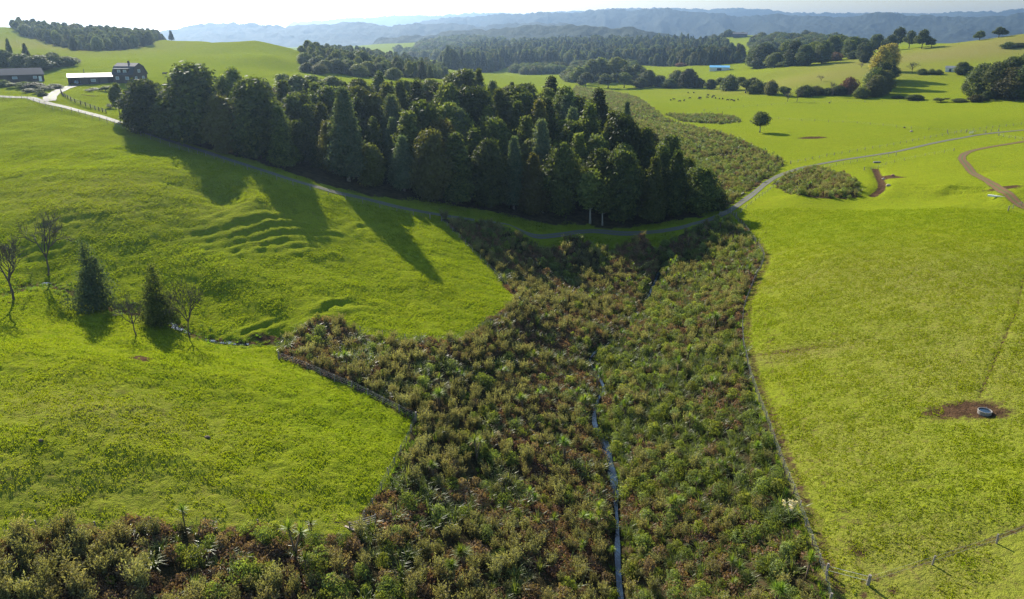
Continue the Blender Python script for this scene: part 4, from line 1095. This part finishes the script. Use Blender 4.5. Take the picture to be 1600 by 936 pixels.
dep = pr[:, 2]; vis = (np.abs(pr[:, 0] - 800) < 860) & (pr[:, 1] < 1000)
WORD = dict(flax_bush=('flax bush of arching strap leaves', 'flax bush'), feathery_shrub=('olive feathery shrub', 'shrub'), rounded_bush=('dense rounded green bush', 'bush'),
            russet_bush=('reddish brown shrub', 'shrub'), cabbage_tree=('cabbage tree with spiky heads', 'cabbage tree'))
def where(i):
    if zone[i] == 'corner': return 'in the bottom left corner scrub' if df[i] > 4 else 'close along the bottom left paddock fence'
    if ds[i] < 4.5: return 'at the edge of the stream, ' + ('right' if zone[i] == 'right' else 'left') + ' bank'
    if df[i] < 4: return 'against the right paddock fence' if zone[i] == 'right' else 'against the left paddock fence'
    near = 'nearest the camera' if dep[i] < 92 else 'midway up' if dep[i] < 112 else 'farther up'
    if zone[i] == 'far': return 'in the scrub beyond the forest'
    return ('between stream and right fence, ' if zone[i] == 'right' else 'left of the stream, ') + near
SIZE = dict(flax_bush=.80, feathery_shrub=.86, rounded_bush=.80, russet_bush=.85, cabbage_tree=.92)
for ki, kind in enumerate(KINDS[:5]):
    idx = np.where((pick == ki))[0]; idx = idx[np.argsort(dep[idx] + 1e4 * (~vis[idx]))]
    s_all = SIZE[kind] * rng.uniform(.62, 1.30, len(idx)) * np.where(zone[idx] == 'far', .95, 1.0)
    if kind == 'feathery_shrub': s_all *= np.where(zone[idx] == 'corner', 1.12, 1.0)
    mets = []
    for q, i in enumerate(idx[:300]):
        lab, cat = WORD[kind]; s = s_all[q]; z3 = SIZE[kind]; szw = 'big ' if s > 1.12 * z3 else 'small ' if s < .82 * z3 else 'mid sized '; lab = szw + lab + ' ' + where(i); loc = (X[i], Y[i], Z[i] - .05)
        grp = szw + {'flax_bush': 'flax bushes', 'feathery_shrub': 'feathery shrubs', 'rounded_bush': 'rounded bushes', 'russet_bush': 'russet shrubs', 'cabbage_tree': 'cabbage trees'}[kind] + ' ' + where(i)
        V = SHRUBS[kind]; sc_ = (s, s, s * rng.uniform(.85, 1.15)); rz = rng.uniform(0, 6.28); me = V[q % len(V)]
        if kind == 'cabbage_tree':
            o = thing(kind, lab, cat, loc, rz, grp, sc_)
            for nm, m_ in zip(('leaf_head', 'leaf_skirt', 'trunk'), me): link(nm, m_, o)
        else:
            o = tag(link(kind, me, None, loc, rz, sc_), lab, cat, grp); o.rotation_euler = (rng.normal() * .06, rng.normal() * .06, rz)
            if q < len(V): mets.append(o)
    rest = idx[300:]
    if len(rest) and kind != 'cabbage_tree':
        s = s_all[300:]
        stuff_scatter(kind, mets, np.stack([X[rest], Y[rest], Z[rest] - .05], 1), np.stack([s, s, s * rng.uniform(.85, 1.15, len(s))], 1),
                      'mass of ' + WORD[kind][0] + ' plants farther up the stream valley', WORD[kind][1], 200 + ki)
def carpet(name, sp, cond, metas, label, cat, seed, smin=.6, smax=1.25):
    L = []
    for k, P in enumerate(SCRUB[:3]):
        x, y = grid_pts(P, sp * (1 if k == 0 else 1.5)); L.append(np.stack([x, y], 1))
    L = np.concatenate(L); x, y = L[:, 0], L[:, 1]
    d = dist_line(x, y, STREAM); sx_ = np.interp(y, STREAM[:, 1], STREAM[:, 0])
    m = cond(x, y, d, x > sx_) & (dist_line(x, y, DRIVE) > 2.3); x, y = x[m], y[m]
    s = rng.uniform(smin, smax, len(x))
    stuff_scatter(name, metas, np.stack([x, y, height(x, y) - .05], 1), np.stack([s, s, s], 1), label, cat, seed)
def proto_objs(kind, spot, lab, cat):
    out = []
    for v, me in enumerate(SHRUBS[kind]):
        x, y, z = at(spot[0] + v * 14, spot[1] - v * 6); o = tag(link(kind, me, None, (x, y, z - .05), v), lab, cat, lab + ' group'); out.append(o)
    return out
bp_ = proto_objs('bracken', (880, 905), 'withered red-brown bracken clump left of the lowest stretch of stream', 'bracken')
gp_ = proto_objs('rank_grass', (955, 585), 'bright rank grass tuft on the right bank at the stream bend', 'grass')
carpet('bracken', 1.15, lambda x, y, d, r: (d > 1.1) & ((vnoise(x / 7, y / 7, 92) > np.where(r, .25, np.where(d < 13, -.42, .12)))), bp_, 'withered red-brown bracken between the shrubs', 'bracken', 300)
carpet('rank_grass', .95, lambda x, y, d, r: (d > .65) & ((d < 3.2 + 1.2 * vnoise(x / 5, y / 5, 5)) & r | (vnoise(x / 4, y / 4, 93) > .52) | (d < 1.5) | (np.minimum.reduce([dist_line(x, y, FENCE_LINES[i]) for i in (3, 4, 5, 6)]) < 1.5)), gp_, 'green rank grass along the stream and between shrubs', 'grass', 301, .6, 1.1)
t_ = rng.uniform(0, len(GULLY) - 1.01, 420); i_ = t_.astype(int); gp = GULLY[i_] + (GULLY[i_ + 1] - GULLY[i_]) * (t_ - i_)[:, None] + rng.normal(size=(420, 2)) * np.array([1.7, 1.5])
s = rng.uniform(.5, 1.0, 420)
stuff_scatter('rank_grass', gp_, np.stack([gp[:, 0], gp[:, 1], height(gp[:, 0], gp[:, 1]) - .05], 1), np.stack([s, s, s * .8], 1), 'rough rushes along the wet gully on the left', 'grass', 302)
x, y, z = at(1237, 815)
pm = thing('pampas_clump', 'cream plumed pampas grass beside the right fence', 'pampas grass', (x - .6, y, z), 0, None, 1.1)
link('foliage', SHRUBS['pampas_clump'][0], pm); link('plume', SHRUBS['pampas_clump'][1], pm)

# ------------------------------------------------------------------ grass blades on the near pastures
def tilt_rot(x, y):
    e = 1.2; nx = -(height(x + e, y) - height(x - e, y)) / (2 * e); ny = -(height(x, y + e) - height(x, y - e)) / (2 * e)
    l = np.sqrt(nx * nx + ny * ny + 1); nx, ny, nz = nx / l, ny / l, 1 / l
    return np.stack([np.arcsin(-ny), np.arctan2(nx, nz), np.zeros(len(x))], 1)
gx, gy = np.meshgrid(np.arange(-200, 200, 3.3), np.arange(55, 250, 3.3))
gx = (gx + rng.uniform(-.3, .3, gx.shape) * 3).ravel(); gy = (gy + rng.uniform(-.3, .3, gy.shape) * 3).ravel()
m = (np.abs(np.arctan2(gx, gy)) < .70) & (np.hypot(gx, gy) < 240)
for P in SCRUB + [FOREST_POLY]: m &= ~in_poly(gx, gy, P)
for L, w in ((DRIVE, 3.8), (DRIVE_UP, 5), (TRACK, 3.6), (GULLY, 3.0), (STREAM, 3)): m &= dist_line(gx, gy, L) > w
mu = mud_at(gx, gy)
for (cx, cy, dn, hw, hd, per, am) in _slip:
    u = (gx - cx) * -dn[1] + (gy - cy) * dn[0]; v = (gx - cx) * dn[0] + (gy - cy) * dn[1]
    if am > .75: m &= np.exp(-(u / hw) ** 2 * 1.6 - (v / hd) ** 2 * 1.6) < .25
m &= mu + vnoise(gx, gy, 3) * .15 < .42
gx, gy = gx[m], gy[m]; gz = height(gx, gy)
go_ = []
for v, me in enumerate(SHRUBS['pasture_grass']):
    o = link('pasture_grass', me, None, (gx[v * 40], gy[v * 40], gz[v * 40])); tag(o, 'patch of short pasture grass', 'grass', None, 'stuff'); go_.append(o)
s = rng.uniform(.8, 1.25, len(gx))
stuff_scatter('pasture_grass', go_, np.stack([gx, gy, gz - .02], 1), np.stack([np.ones(len(gx)), np.ones(len(gx)), s], 1), 'short green grass of the near paddocks', 'grass', 500, tilt_rot(gx, gy), blot(gx, gy, DRYS, S))

# ------------------------------------------------------------------ fences
wood_m = plain('weathered_post_wood', (.26, .22, .18), .9, .35, 4)
batten_m = plain('grey_batten_wood', (.15, .13, .11), .9, .35, 4)
wire_m = plain('galvanised_wire', (.30, .31, .32), .7, .1, 2)
pm_ = MB(); pm_.tube([(0, 0, -.4), (.01, 0, .6), (0, .01, 1.0)], [.085, .08, .075], 7); POST = pm_.mesh('post', wood_m)
pm_ = MB(); pm_.tube([(0, 0, -.4), (.02, 0, .7), (0, .01, 1.0)], [.15, .14, .13], 8); STRAINER = pm_.mesh('post', wood_m)
for fi, ((pts, spc, ph, bat, lab), L) in enumerate(zip(FENCES, FENCE_LINES)):
    P = line_px(pts, height, spc); zz = height(P[:, 0], P[:, 1]); o0 = (P[0, 0], P[0, 1], zz[0])
    f = thing('fence', lab, 'fence', o0)
    far = P[:, 1].mean() > 330
    for i, (x, y) in enumerate(P):
        s = 1.15 if i in (0, len(P) - 1) else rng.uniform(.92, 1.06)
        w = 1.25 if fi == 8 else 1.0 if not far else 1.5
        p = link('post', STRAINER if i in (0, len(P) - 1) or (fi == 8 and i == 0) else POST, f, (x - o0[0], y - o0[1], zz[i] - o0[2]), rng.uniform(0, 6), (w, w, ph * s))
        p.rotation_euler.x = rng.normal() * .035; p.rotation_euler.y = rng.normal() * .035
    wm, bm_ = MB(), MB()
    for i in range(len(P) - 1):
        a = Vector((P[i, 0] - o0[0], P[i, 1] - o0[1], zz[i] - o0[2])); b = Vector((P[i + 1, 0] - o0[0], P[i + 1, 1] - o0[1], zz[i + 1] - o0[2]))
        for h in ((.3, .55, .8, .97) if not fi in (7, 8) else (.45, .92)):
            r = .007 if fi != 7 else .022
            wm.tube([a + Vector((0, 0, h * ph)), (a + b) / 2 + Vector((0, 0, h * ph - .02)), b + Vector((0, 0, h * ph))], r, 3, False)
        for k in range(bat):
            t = (k + 1) / (bat + 1); q = a.lerp(b, t)
            bm_.box(q.x - .017, q.x + .017, q.y - .015, q.y + .015, q.z + .02, q.z + ph * .97)
    wm.build('wire', wire_m, f)
    if bat: tag(bm_.build('batten', batten_m, f), kind='stuff')
# timber rail fence below the house
rf_pts = line_px([(95,143),(99,151),(112,158),(130,165),(150,172),(166,177)], height, 3.2)
zz = height(rf_pts[:, 0], rf_pts[:, 1]); o0 = (rf_pts[0, 0], rf_pts[0, 1], zz[0])
rf = thing('fence', 'dark timber rail fence curving along the drive below the house', 'fence', o0)
dark_wood = plain('dark_stained_timber', (.055, .042, .036), .85, .3, 3)
RP = MB().box(-.1, .1, -.1, .1, -.3, 1.35).mesh('post', dark_wood)
for i, (x, y) in enumerate(rf_pts): link('post', RP, rf, (x - o0[0], y - o0[1], zz[i] - o0[2]))
for i in range(len(rf_pts) - 1):
    a = Vector((rf_pts[i, 0] - o0[0], rf_pts[i, 1] - o0[1], zz[i] - o0[2])); b = Vector((rf_pts[i + 1, 0] - o0[0], rf_pts[i + 1, 1] - o0[1], zz[i + 1] - o0[2]))
    for h in (.4, .8, 1.18): MB().tube([a + Vector((0, 0, h)), b + Vector((0, 0, h))], .065, 4).build('rail', dark_wood, rf)

# ------------------------------------------------------------------ buildings
roof_pale = plain('pale_roof_iron', (.30, .30, .30), .7, .08, 1.2); roof_dark = plain('dark_roof_iron', (.045, .048, .060), .8, .2, 1.2)
clad = plain('dark_weatherboard', (.060, .042, .038), .8, .25, 2); glass = plain('window_glass', (.30, .36, .42), .12, .1, 2); white = plain('white_paint', (.75, .75, .73), .6, .05, 2)
garage_in = plain('garage_interior', (.10, .085, .075), .9, .2, 2); blue_m = plain('blue_iron', (.09, .36, .60), .6, .1, 2)
def face_cam(px, pyb, turn=0.0):
    x, y, z = at(px, pyb); return (x, y, z), -math.atan2(x, y) + math.radians(turn), project(x, y, z)[2] / F_PX
def window(par, x0, x1, y, z0, z1, axis='y', sgn=-1, m=None):
    """a framed window standing proud of a wall that faces along the axis"""
    fr, pn = MB(), MB(); t = .09
    def bx(mb, a0, a1, c0, c1, d0, d1):
        if axis == 'y': mb.box(a0, a1, min(y + sgn * d0, y + sgn * d1), max(y + sgn * d0, y + sgn * d1), c0, c1)
        else: mb.box(min(y + sgn * d0, y + sgn * d1), max(y + sgn * d0, y + sgn * d1), a0, a1, c0, c1)
    bx(fr, x0, x1, z1 - t, z1, .0, .10); bx(fr, x0, x1, z0, z0 + t, .0, .10); bx(fr, x0, x0 + t, z0 + t, z1 - t, .0, .10); bx(fr, x1 - t, x1, z0 + t, z1 - t, .0, .10)
    bx(pn, x0 + t, x1 - t, z0 + t, z1 - t, .005, .05)
    f = fr.build('window', white, par); pn.build('pane', m or glass, f)
# gambrel house, gable turned to the right
loc, rz, mpp = face_cam(205, 128, -38)
hs = thing('house', 'dark two storey gambrel roofed house beside the forest', 'house', loc, rz)
w, dl = 9.2, 9.5; e, k, r = 3.2, 6.1, 7.4     # eave, knee, ridge heights
prof = [(-w / 2, -.5), (-w / 2, e), (-w * .30, k), (0, r), (w * .30, k), (w / 2, e), (w / 2, -.5)]
MB().prism(prof, -dl / 2, dl / 2).build('wall', clad, hs)
rm = MB()
for s in (-1, 1):
    for (a, b) in (((w / 2 + .35, e - .35), (w * .30, k)), ((w * .30, k), (0, r))):
        y0, z0, y1, z1 = a[0] * s, a[1] + .04, b[0] * s, b[1] + .04
        V = [(x, y, z + t) for t in (0.0, .14) for x in (-dl / 2 - .4, dl / 2 + .4) for (y, z) in ((y0, z0), (y1, z1))]
        rm.add(V, [(0, 1, 3, 2), (4, 6, 7, 5), (0, 2, 6, 4), (1, 5, 7, 3), (0, 4, 5, 1), (2, 3, 7, 6)])
rm.build('roof', roof_dark, hs)
MB().box(-dl / 2 + .5, dl / 2 - 1.6, -w / 2 - .2, -w * .18, 5.3, 5.5).build('dormer_roof', roof_pale, hs)
MB().box(-dl / 2 + .8, dl / 2 - 1.9, -w / 2 + .25, -w * .2, 3.2, 5.298).build('dormer', clad, hs)
for (x0, x1) in ((-2.4, -1.0), (.4, 1.9)): window(hs, x0, x1, -w / 2 + .25, 3.7, 4.9)
for (x0, x1) in ((-3.4, -1.9), (1.2, 2.8)): window(hs, x0, x1, -w / 2, .9, 2.2)
window(hs, -1.0, .5, dl / 2, 3.7, 5.0, 'x', 1); window(hs, -3.2, -1.9, dl / 2, .9, 2.2, 'x', 1); window(hs, 1.2, 2.6, dl / 2, .9, 2.2, 'x', 1)
MB().box(-.6, .4, -w / 2 - .06, -w / 2 - .003, 0, 2.1).build('door', dark_wood, hs)
MB().box(-.4, .2, .2, .8, r - .1, r + 1.0).build('chimney', clad, hs)
# low garage wing
loc, rz, mpp = face_cam(148, 131, 0)
gw = thing('garage', 'long low dark garage with a pale flat roof left of the house', 'garage', loc, rz)
L2 = 34 * mpp
MB().box(-L2, L2, 3.6, 3.8, -.3, 2.7).build('wall', clad, gw)
for x in np.linspace(-L2, L2, 6): MB().box(x - .35, x + .35, 0.0, 3.6, -.3, 2.7).build('wall', clad, gw)
rfm = MB(); V = [(-L2 - .6, -.9, 2.70), (L2 + .2, -.9, 2.70), (L2 + .2, 7.5, 4.0), (-L2 - .6, 7.5, 4.0)]; V += [(a, b, c + .16) for a, b, c in V]
rfm.add(V, [(0, 3, 2, 1), (4, 5, 6, 7), (0, 1, 5, 4), (1, 2, 6, 5), (2, 3, 7, 6), (3, 0, 4, 7)]).build('roof', roof_pale, gw)
for x in np.linspace(-L2, L2, 6)[:-1] + L2 / 5:
    if x > -L2 * .5: MB().box(x - 1.35, x + 1.35, .25, .33, -.2, 2.5).build('door', garage_in if x < L2 * .5 else dark_wood, gw)
window(gw, -1.2, .6, .24, .9, 2.0)
MB().tube([(-L2 * .35, 3.2, 2.9), (-L2 * .35, 3.2, 6.0)], .11, 6).build('flue', roof_dark, gw)
# barn at the left edge
loc, rz, mpp = face_cam(24, 127, 8)
br = thing('barn', 'dark long barn with a pitched roof at the left edge', 'barn', loc, rz)
L3 = 37 * mpp
prof = [(-4.5, -.5), (-4.5, 2.9), (0, 5.2), (4.5, 2.9), (4.5, -.5)]
MB().prism(prof, -L3, L3).build('wall', clad, br)
rm = MB()
for s in (-1, 1):
    V = [(x, y, z + t) for t in (.03, .17) for x in (-L3 - .4, L3 + .4) for (y, z) in ((4.95 * s, 2.67), (0, 5.2))]
    rm.add(V, [(0, 1, 3, 2), (4, 6, 7, 5), (0, 2, 6, 4), (1, 5, 7, 3), (0, 4, 5, 1), (2, 3, 7, 6)])
rm.build('roof', roof_dark, br)
for (x0, x1) in ((-L3 + 1, -L3 + 3.6), (-1.5, .3), (L3 - 4, L3 - 2.6)): window(br, x0, x1, -4.5, 1.2, 2.2)
MB().box(L3 - 2.0, L3 - .9, -4.58, -4.503, 0, 2.1).build('door', white, br)
# sheds and houses across the valley
def shed(px, pyb, wpx, hpx, label, wall, roof, name='shed', cat='shed', turn=0, ratio=.6):
    loc, rz, mpp = face_cam(px, pyb, turn); a = wpx * mpp / 2; h = hpx * mpp; b = a * ratio
    o = thing(name, label, cat, loc, rz)
    MB().prism([(-b, -1), (-b, h * .62), (0, h), (b, h * .62), (b, -1)], -a, a).build('wall', wall, o)
    rm = MB()
    for s in (-1, 1):
        V = [(x, y, z + t) for t in (.05, .25) for x in (-a - .3, a + .3) for (y, z) in ((b * 1.08 * s, h * .62 - .3 * .1), (0, h))]
        rm.add(V, [(0, 1, 3, 2), (4, 6, 7, 5), (0, 2, 6, 4), (1, 5, 7, 3), (0, 4, 5, 1), (2, 3, 7, 6)])
    rm.build('roof', roof, o)
    MB().box(-a * .25, a * .2, -b - .1, -b - .005, 0, h * .5).build('door', roof_dark, o)
    return o
shed(1124, 110, 30, 7, 'pale farm shed with a bright blue roof in front of the plantation', white, blue_m)
shed(1484, 114, 14, 8, 'small pale shed left of the russet tree', white, roof_pale)
shed(650, 54, 9, 3, 'tiny white house on the hazy far ridge', white, roof_pale, 'house', 'house')
shed(1156, 57, 22, 6, 'low house on the far hilltop', roof_dark, roof_dark, 'house', 'house')
shed(778, 103, 6, 4, 'tiny white shed on the valley flat', white, roof_pale)

# ------------------------------------------------------------------ car
loc, rz, mpp = face_cam(126, 131, 6)
car = thing('parked_car', 'silver blue estate car parked before the garage', 'car', loc, rz)
carp = plain('silver_blue_car_paint', (.40, .50, .60), .25, .04, 1, .4); tyre = plain('tyre_rubber', (.02, .02, .02), .9, .1, 4); rimm = plain('wheel_rim_metal', (.5, .5, .52), .3, .1, 4, .8)
side = [(-2.3, .35), (-2.35, .75), (-2.2, 1.0), (-1.9, 1.52), (-.4, 1.58), (.5, 1.5), (1.15, 1.02), (2.1, .88), (2.3, .6), (2.25, .35)]
cb = MB(); n = len(side)
V = [(x, y * (1.0 if z < 1.05 else .84), z) for y in (-.88, .88) for x, z in side]
cb.add(V, [tuple(range(n)), tuple(range(2 * n - 1, n - 1, -1))] + [(i, i + n, (i + 1) % n + n, (i + 1) % n) for i in range(n)])
b = cb.build('body', carp, car); bv = b.modifiers.new('bevel', 'BEVEL'); bv.width = .06; bv.segments = 2
for s in (-1, 1):
    for (x0, x1) in ((-1.75, -.55), (-.45, .6)):
        V = [(x0, s * .885, 1.08), (x1 + .25 * (x1 > 0), s * .885, 1.08), (x1 - .05, s * .80, 1.44), (x0 + .1, s * .80, 1.46)]; V += [(a, c + s * .03, d) for a, c, d in V]
        MB().add(V, [(0, 1, 2, 3), (4, 7, 6, 5), (0, 4, 5, 1), (1, 5, 6, 2), (2, 6, 7, 3), (3, 7, 4, 0)]).build('side_window', roof_dark, car)
    MB().box(2.2, 2.3, s * .7 - .12, s * .7 + .12, .66, .8).build('headlight', white, car)
    for x in (-1.4, 1.4):
        wl_ = link('wheel', None, car, (x, s * .84, .33)); wl_.rotation_euler = (math.pi / 2, 0, 0)
        wl_.data and None
        MB().lathe([(.2, -.1), (.33, -.1), (.34, 0), (.33, .1), (.2, .1)], 14).build('tyre', tyre, wl_); MB().lathe([(.001, -.09), (.2, -.095), (.2, .095), (.001, .09)], 10).build('rim', rimm, wl_)
V = [(.62, -.72, 1.46), (.62, .72, 1.46), (1.16, .8, 1.07), (1.16, -.8, 1.07)]; V += [(a + .04, c, d + .04) for a, c, d in V]
MB().add(V, [(0, 1, 2, 3), (4, 7, 6, 5), (0, 4, 5, 1), (1, 5, 6, 2), (2, 6, 7, 3), (3, 7, 4, 0)]).build('windscreen', roof_dark, car)

# ------------------------------------------------------------------ water trough
x, y, z = at(1538, 646)
tr = thing('water_trough', 'round concrete water trough in the muddy patch', 'trough', (x, y, z), .6, None, (.74, .74, .8))
conc = plain('old_concrete', (.24, .22, .20), .85, .25, 3)
MB().lathe([(0.001, -.2), (1.08, -.2), (1.16, .0), (1.22, .55), (1.24, .66), (1.20, .70), (1.12, .70), (1.09, .64), (1.04, .2), (.001, .18)], 36).build('basin', conc, tr)
wm_ = bpy.data.materials['stream_water']
MB().lathe([(.001, .52), (1.07, .52)], 36).build('water', wm_, tr)
MB().tube([(.95, .2, .5), (1.0, .22, .85), (1.25, .3, .85), (1.3, .3, .0)], .04, 6).build('inlet_pipe', wire_m, tr)

# ------------------------------------------------------------------ cows
def cow_mesh(name, mat, graze):
    me = bpy.data.meshes.new(name)
    hz = .35 if graze else 1.35
    V = [(-.75, 0, 1.05), (-.35, 0, 1.02), (.1, 0, 1.0), (.55, 0, 1.05), (.9, 0, 1.15 if not graze else .95), (1.15, 0, hz), (1.42, 0, hz - .15)]
    E = [(i, i + 1) for i in range(6)]; R = [(.30, .34), (.36, .40), (.38, .42), (.32, .38), (.19, .22), (.14, .16), (.09, .10)]
    for (x, root) in ((-.68, 0), (.55, 3)):
        for s in (-1, 1):
            k = len(V); o = .06 if root == 0 else 0
            V += [(x - o, s * .22, .68), (x - .08 - o, s * .22, .36), (x - .02, s * .22, .0)]; E += [(root, k), (k, k + 1), (k + 1, k + 2)]; R += [(.14, .16), (.075, .085), (.055, .06)]
    k = len(V); V += [(-.98, 0, 1.1), (-1.05, 0, .6)]; E += [(0, k), (k, k + 1)]; R += [(.05, .05), (.03, .03)]
    k = len(V); V += [(1.12, .2, hz + .06), (1.12, -.2, hz + .06)]; E += [(5, k), (5, k + 1)]; R += [(.04, .05)] * 2
    me.from_pydata(V, E, []); o = bpy.data.objects.new(name, me); C.objects.link(o)
    o.modifiers.new('skin', 'SKIN')
    if not me.skin_vertices: me.attributes  # layer comes with the modifier below
    import bmesh
    bm = bmesh.new(); bm.from_mesh(me); sk = bm.verts.layers.skin.verify(); bm.verts.ensure_lookup_table()
    for v, r in zip(bm.verts, R): v[sk].radius = r; v[sk].use_root = (v.index == 1)
    bm.to_mesh(me); bm.free()
    sb = o.modifiers.new('sub', 'SUBSURF'); sb.levels = 1; sb.render_levels = 1
    dg = bpy.context.evaluated_depsgraph_get(); out = bpy.data.meshes.new_from_object(o.evaluated_get(dg)); out.name = name
    bpy.data.objects.remove(o); out.materials.clear(); out.materials.append(mat); return out
hide = plain('dark_cattle_hide', (.030, .022, .018), .8, .4, 2)
COW = [cow_mesh('cow', hide, True), cow_mesh('cow', hide, False)]
def cow(px, py, lab, grp, k, rz):
    x, y, z = at(px, py); tag(link('cow', COW[k], None, (x, y, z), rz, rng.uniform(1.0, 1.2)), lab, 'cow', grp)
for q, (px, py) in enumerate([(1048,157),(1053,156),(1062,159),(1069,158),(1078,154),(1084,146),(1092,155),(1094,154),(1105,153),(1113,153),(1118,154),(1124,155),(1129,155),(1137,157),(1143,157),(1147,158),(1153,156),(1075,146),(1115,151),(1106,150)]):
    cow(px, py, 'small dark cow grazing with the herd in the far green paddock', 'herd in the far green paddock', q % 2, rng.uniform(0, 6.28))
cow(258, 120, 'black cow left of two standing between house and forest', 'cows by the house', 1, .4); cow(276, 120, 'black cow right of two standing between house and forest', 'cows by the house', 0, 2.9)

# ------------------------------------------------------------------ small things
stone = plain('pale_boulder_stone', (.42, .33, .26), .9, .3, 2); dk = plain('dead_root_wood', (.10, .065, .05), .9, .4, 4)
def boulder(px, py, s, lab, name='boulder', cat='boulder', m=stone, grp=None):
    x, y, z = at(px, py); g = np.random.default_rng(px); V = []; nu, nv = 7, 5
    mb = MB(); V = [(math.cos(a) * math.sin(b) * s * g.uniform(.8, 1.1), math.sin(a) * math.sin(b) * s * .75 * g.uniform(.8, 1.1), (math.cos(b) * .6 + .3) * s) for b in np.linspace(.15, 2.8, nv) for a in np.linspace(0, 6.283, nu, endpoint=False)]
    mb.add(V, [(i * nu + k, i * nu + (k + 1) % nu, (i + 1) * nu + (k + 1) % nu, (i + 1) * nu + k) for i in range(nv - 1) for k in range(nu)] + [tuple(range(nu)), tuple(range((nv - 1) * nu, nv * nu))[::-1]])
    tag(mb.build(name, m, None, loc=(x, y, z)), lab, cat, grp)
boulder(1388, 289, .9, 'pale boulder at the foot of the muddy cutting'); boulder(1381, 277, .7, 'grey boulder on the red bank of the cutting'); boulder(1395, 275, .8, 'reddish boulder above the cutting', m=plain('red_clay_stone', (.30, .14, .09), .9, .3, 2))
boulder(1424, 206, .9, 'grey boulder beside the fence in the far paddock'); boulder(1413, 200, .7, 'small dark stump left of the far paddock boulder', 'tree_stump', 'stump', dk)
boulder(323, 678, .45, 'small dark stump alone in the left paddock', 'tree_stump', 'stump', dk); boulder(66, 697, .3, 'tiny dark stump near the left edge of the near paddock', 'tree_stump', 'stump', dk)
boulder(1296, 160, .8, 'dark trough block in the far bright paddock', 'stone_block', 'stone', dk)
def plank(px, py, L, rz, lab, m, t=.16):
    x, y, z = at(px, py); o = MB().box(-L / 2, L / 2, -t, t, 0, t * 1.6).build('plank', m, None, loc=(x, y, z + .02), rz=rz); tag(o, lab, 'plank')
plank(1557, 308, 4.5, -.75, 'white plank lying beside the earth track', white, .3); plank(550, 826, 2.2, -.5, 'pale plank by the paddock corner post', stone, .12); plank(1370, 254, 3.0, .1, 'pale trough like plank by the upper cutting fence', conc, .35)
for (px, py, L, lab) in ((1517, 209, 3.4, 'white farm gate beside the right road'), (567, 822, 3.2, 'grey timber gate at the left paddock corner'), (1130, 336, 3.0, 'timber gate at the bridge end of the road')):
    x, y, z = at(px, py); g = thing('gate', lab, 'gate', (x, y, z), .5); m = white if 'white' in lab else wood_m
    for h in (.2, .5, .8, 1.1): MB().box(-L / 2 + .08, L / 2 - .08, -.03, .03, h, h + .12).build('rail', m, g)
    for x_ in (-L / 2, L / 2): MB().box(x_ - .08, x_ + .08, -.06, .06, -.2, 1.35).build('post', m, g)

# ------------------------------------------------------------------ air
def build_haze():
    zs = -14.0
    m = bpy.data.materials.new('haze'); m.use_nodes = True; nt = m.node_tree
    nt.nodes.remove(nt.nodes['Principled BSDF'])
    v = nt.nodes.new('ShaderNodeVolumePrincipled')
    v.inputs['Color'].default_value = HAZE_COL
    v.inputs['Density'].default_value = HAZE_DENS
    v.inputs['Anisotropy'].default_value = HAZE_ANI
    nt.links.new(v.outputs[0], nt.nodes['Material Output'].inputs['Volume'])
    top = max(max((o.matrix_world @ Vector(c)).z for c in o.bound_box) for o in C.objects if o.type == 'MESH')
    bot = min(min((o.matrix_world @ Vector(c)).z for c in o.bound_box) for o in C.objects if o.type == 'MESH')
    MB().box(-12600, 12600, -12600, 12600, bot - 1, max(top, CAM_H) + 6).build('haze', m)
    tag(C.objects['haze'], kind='stuff')
HAZE_COL, HAZE_DENS, HAZE_ANI = (.46, .67, 1.0, 1), .000105, .80
bpy.context.view_layer.update()
build_haze()
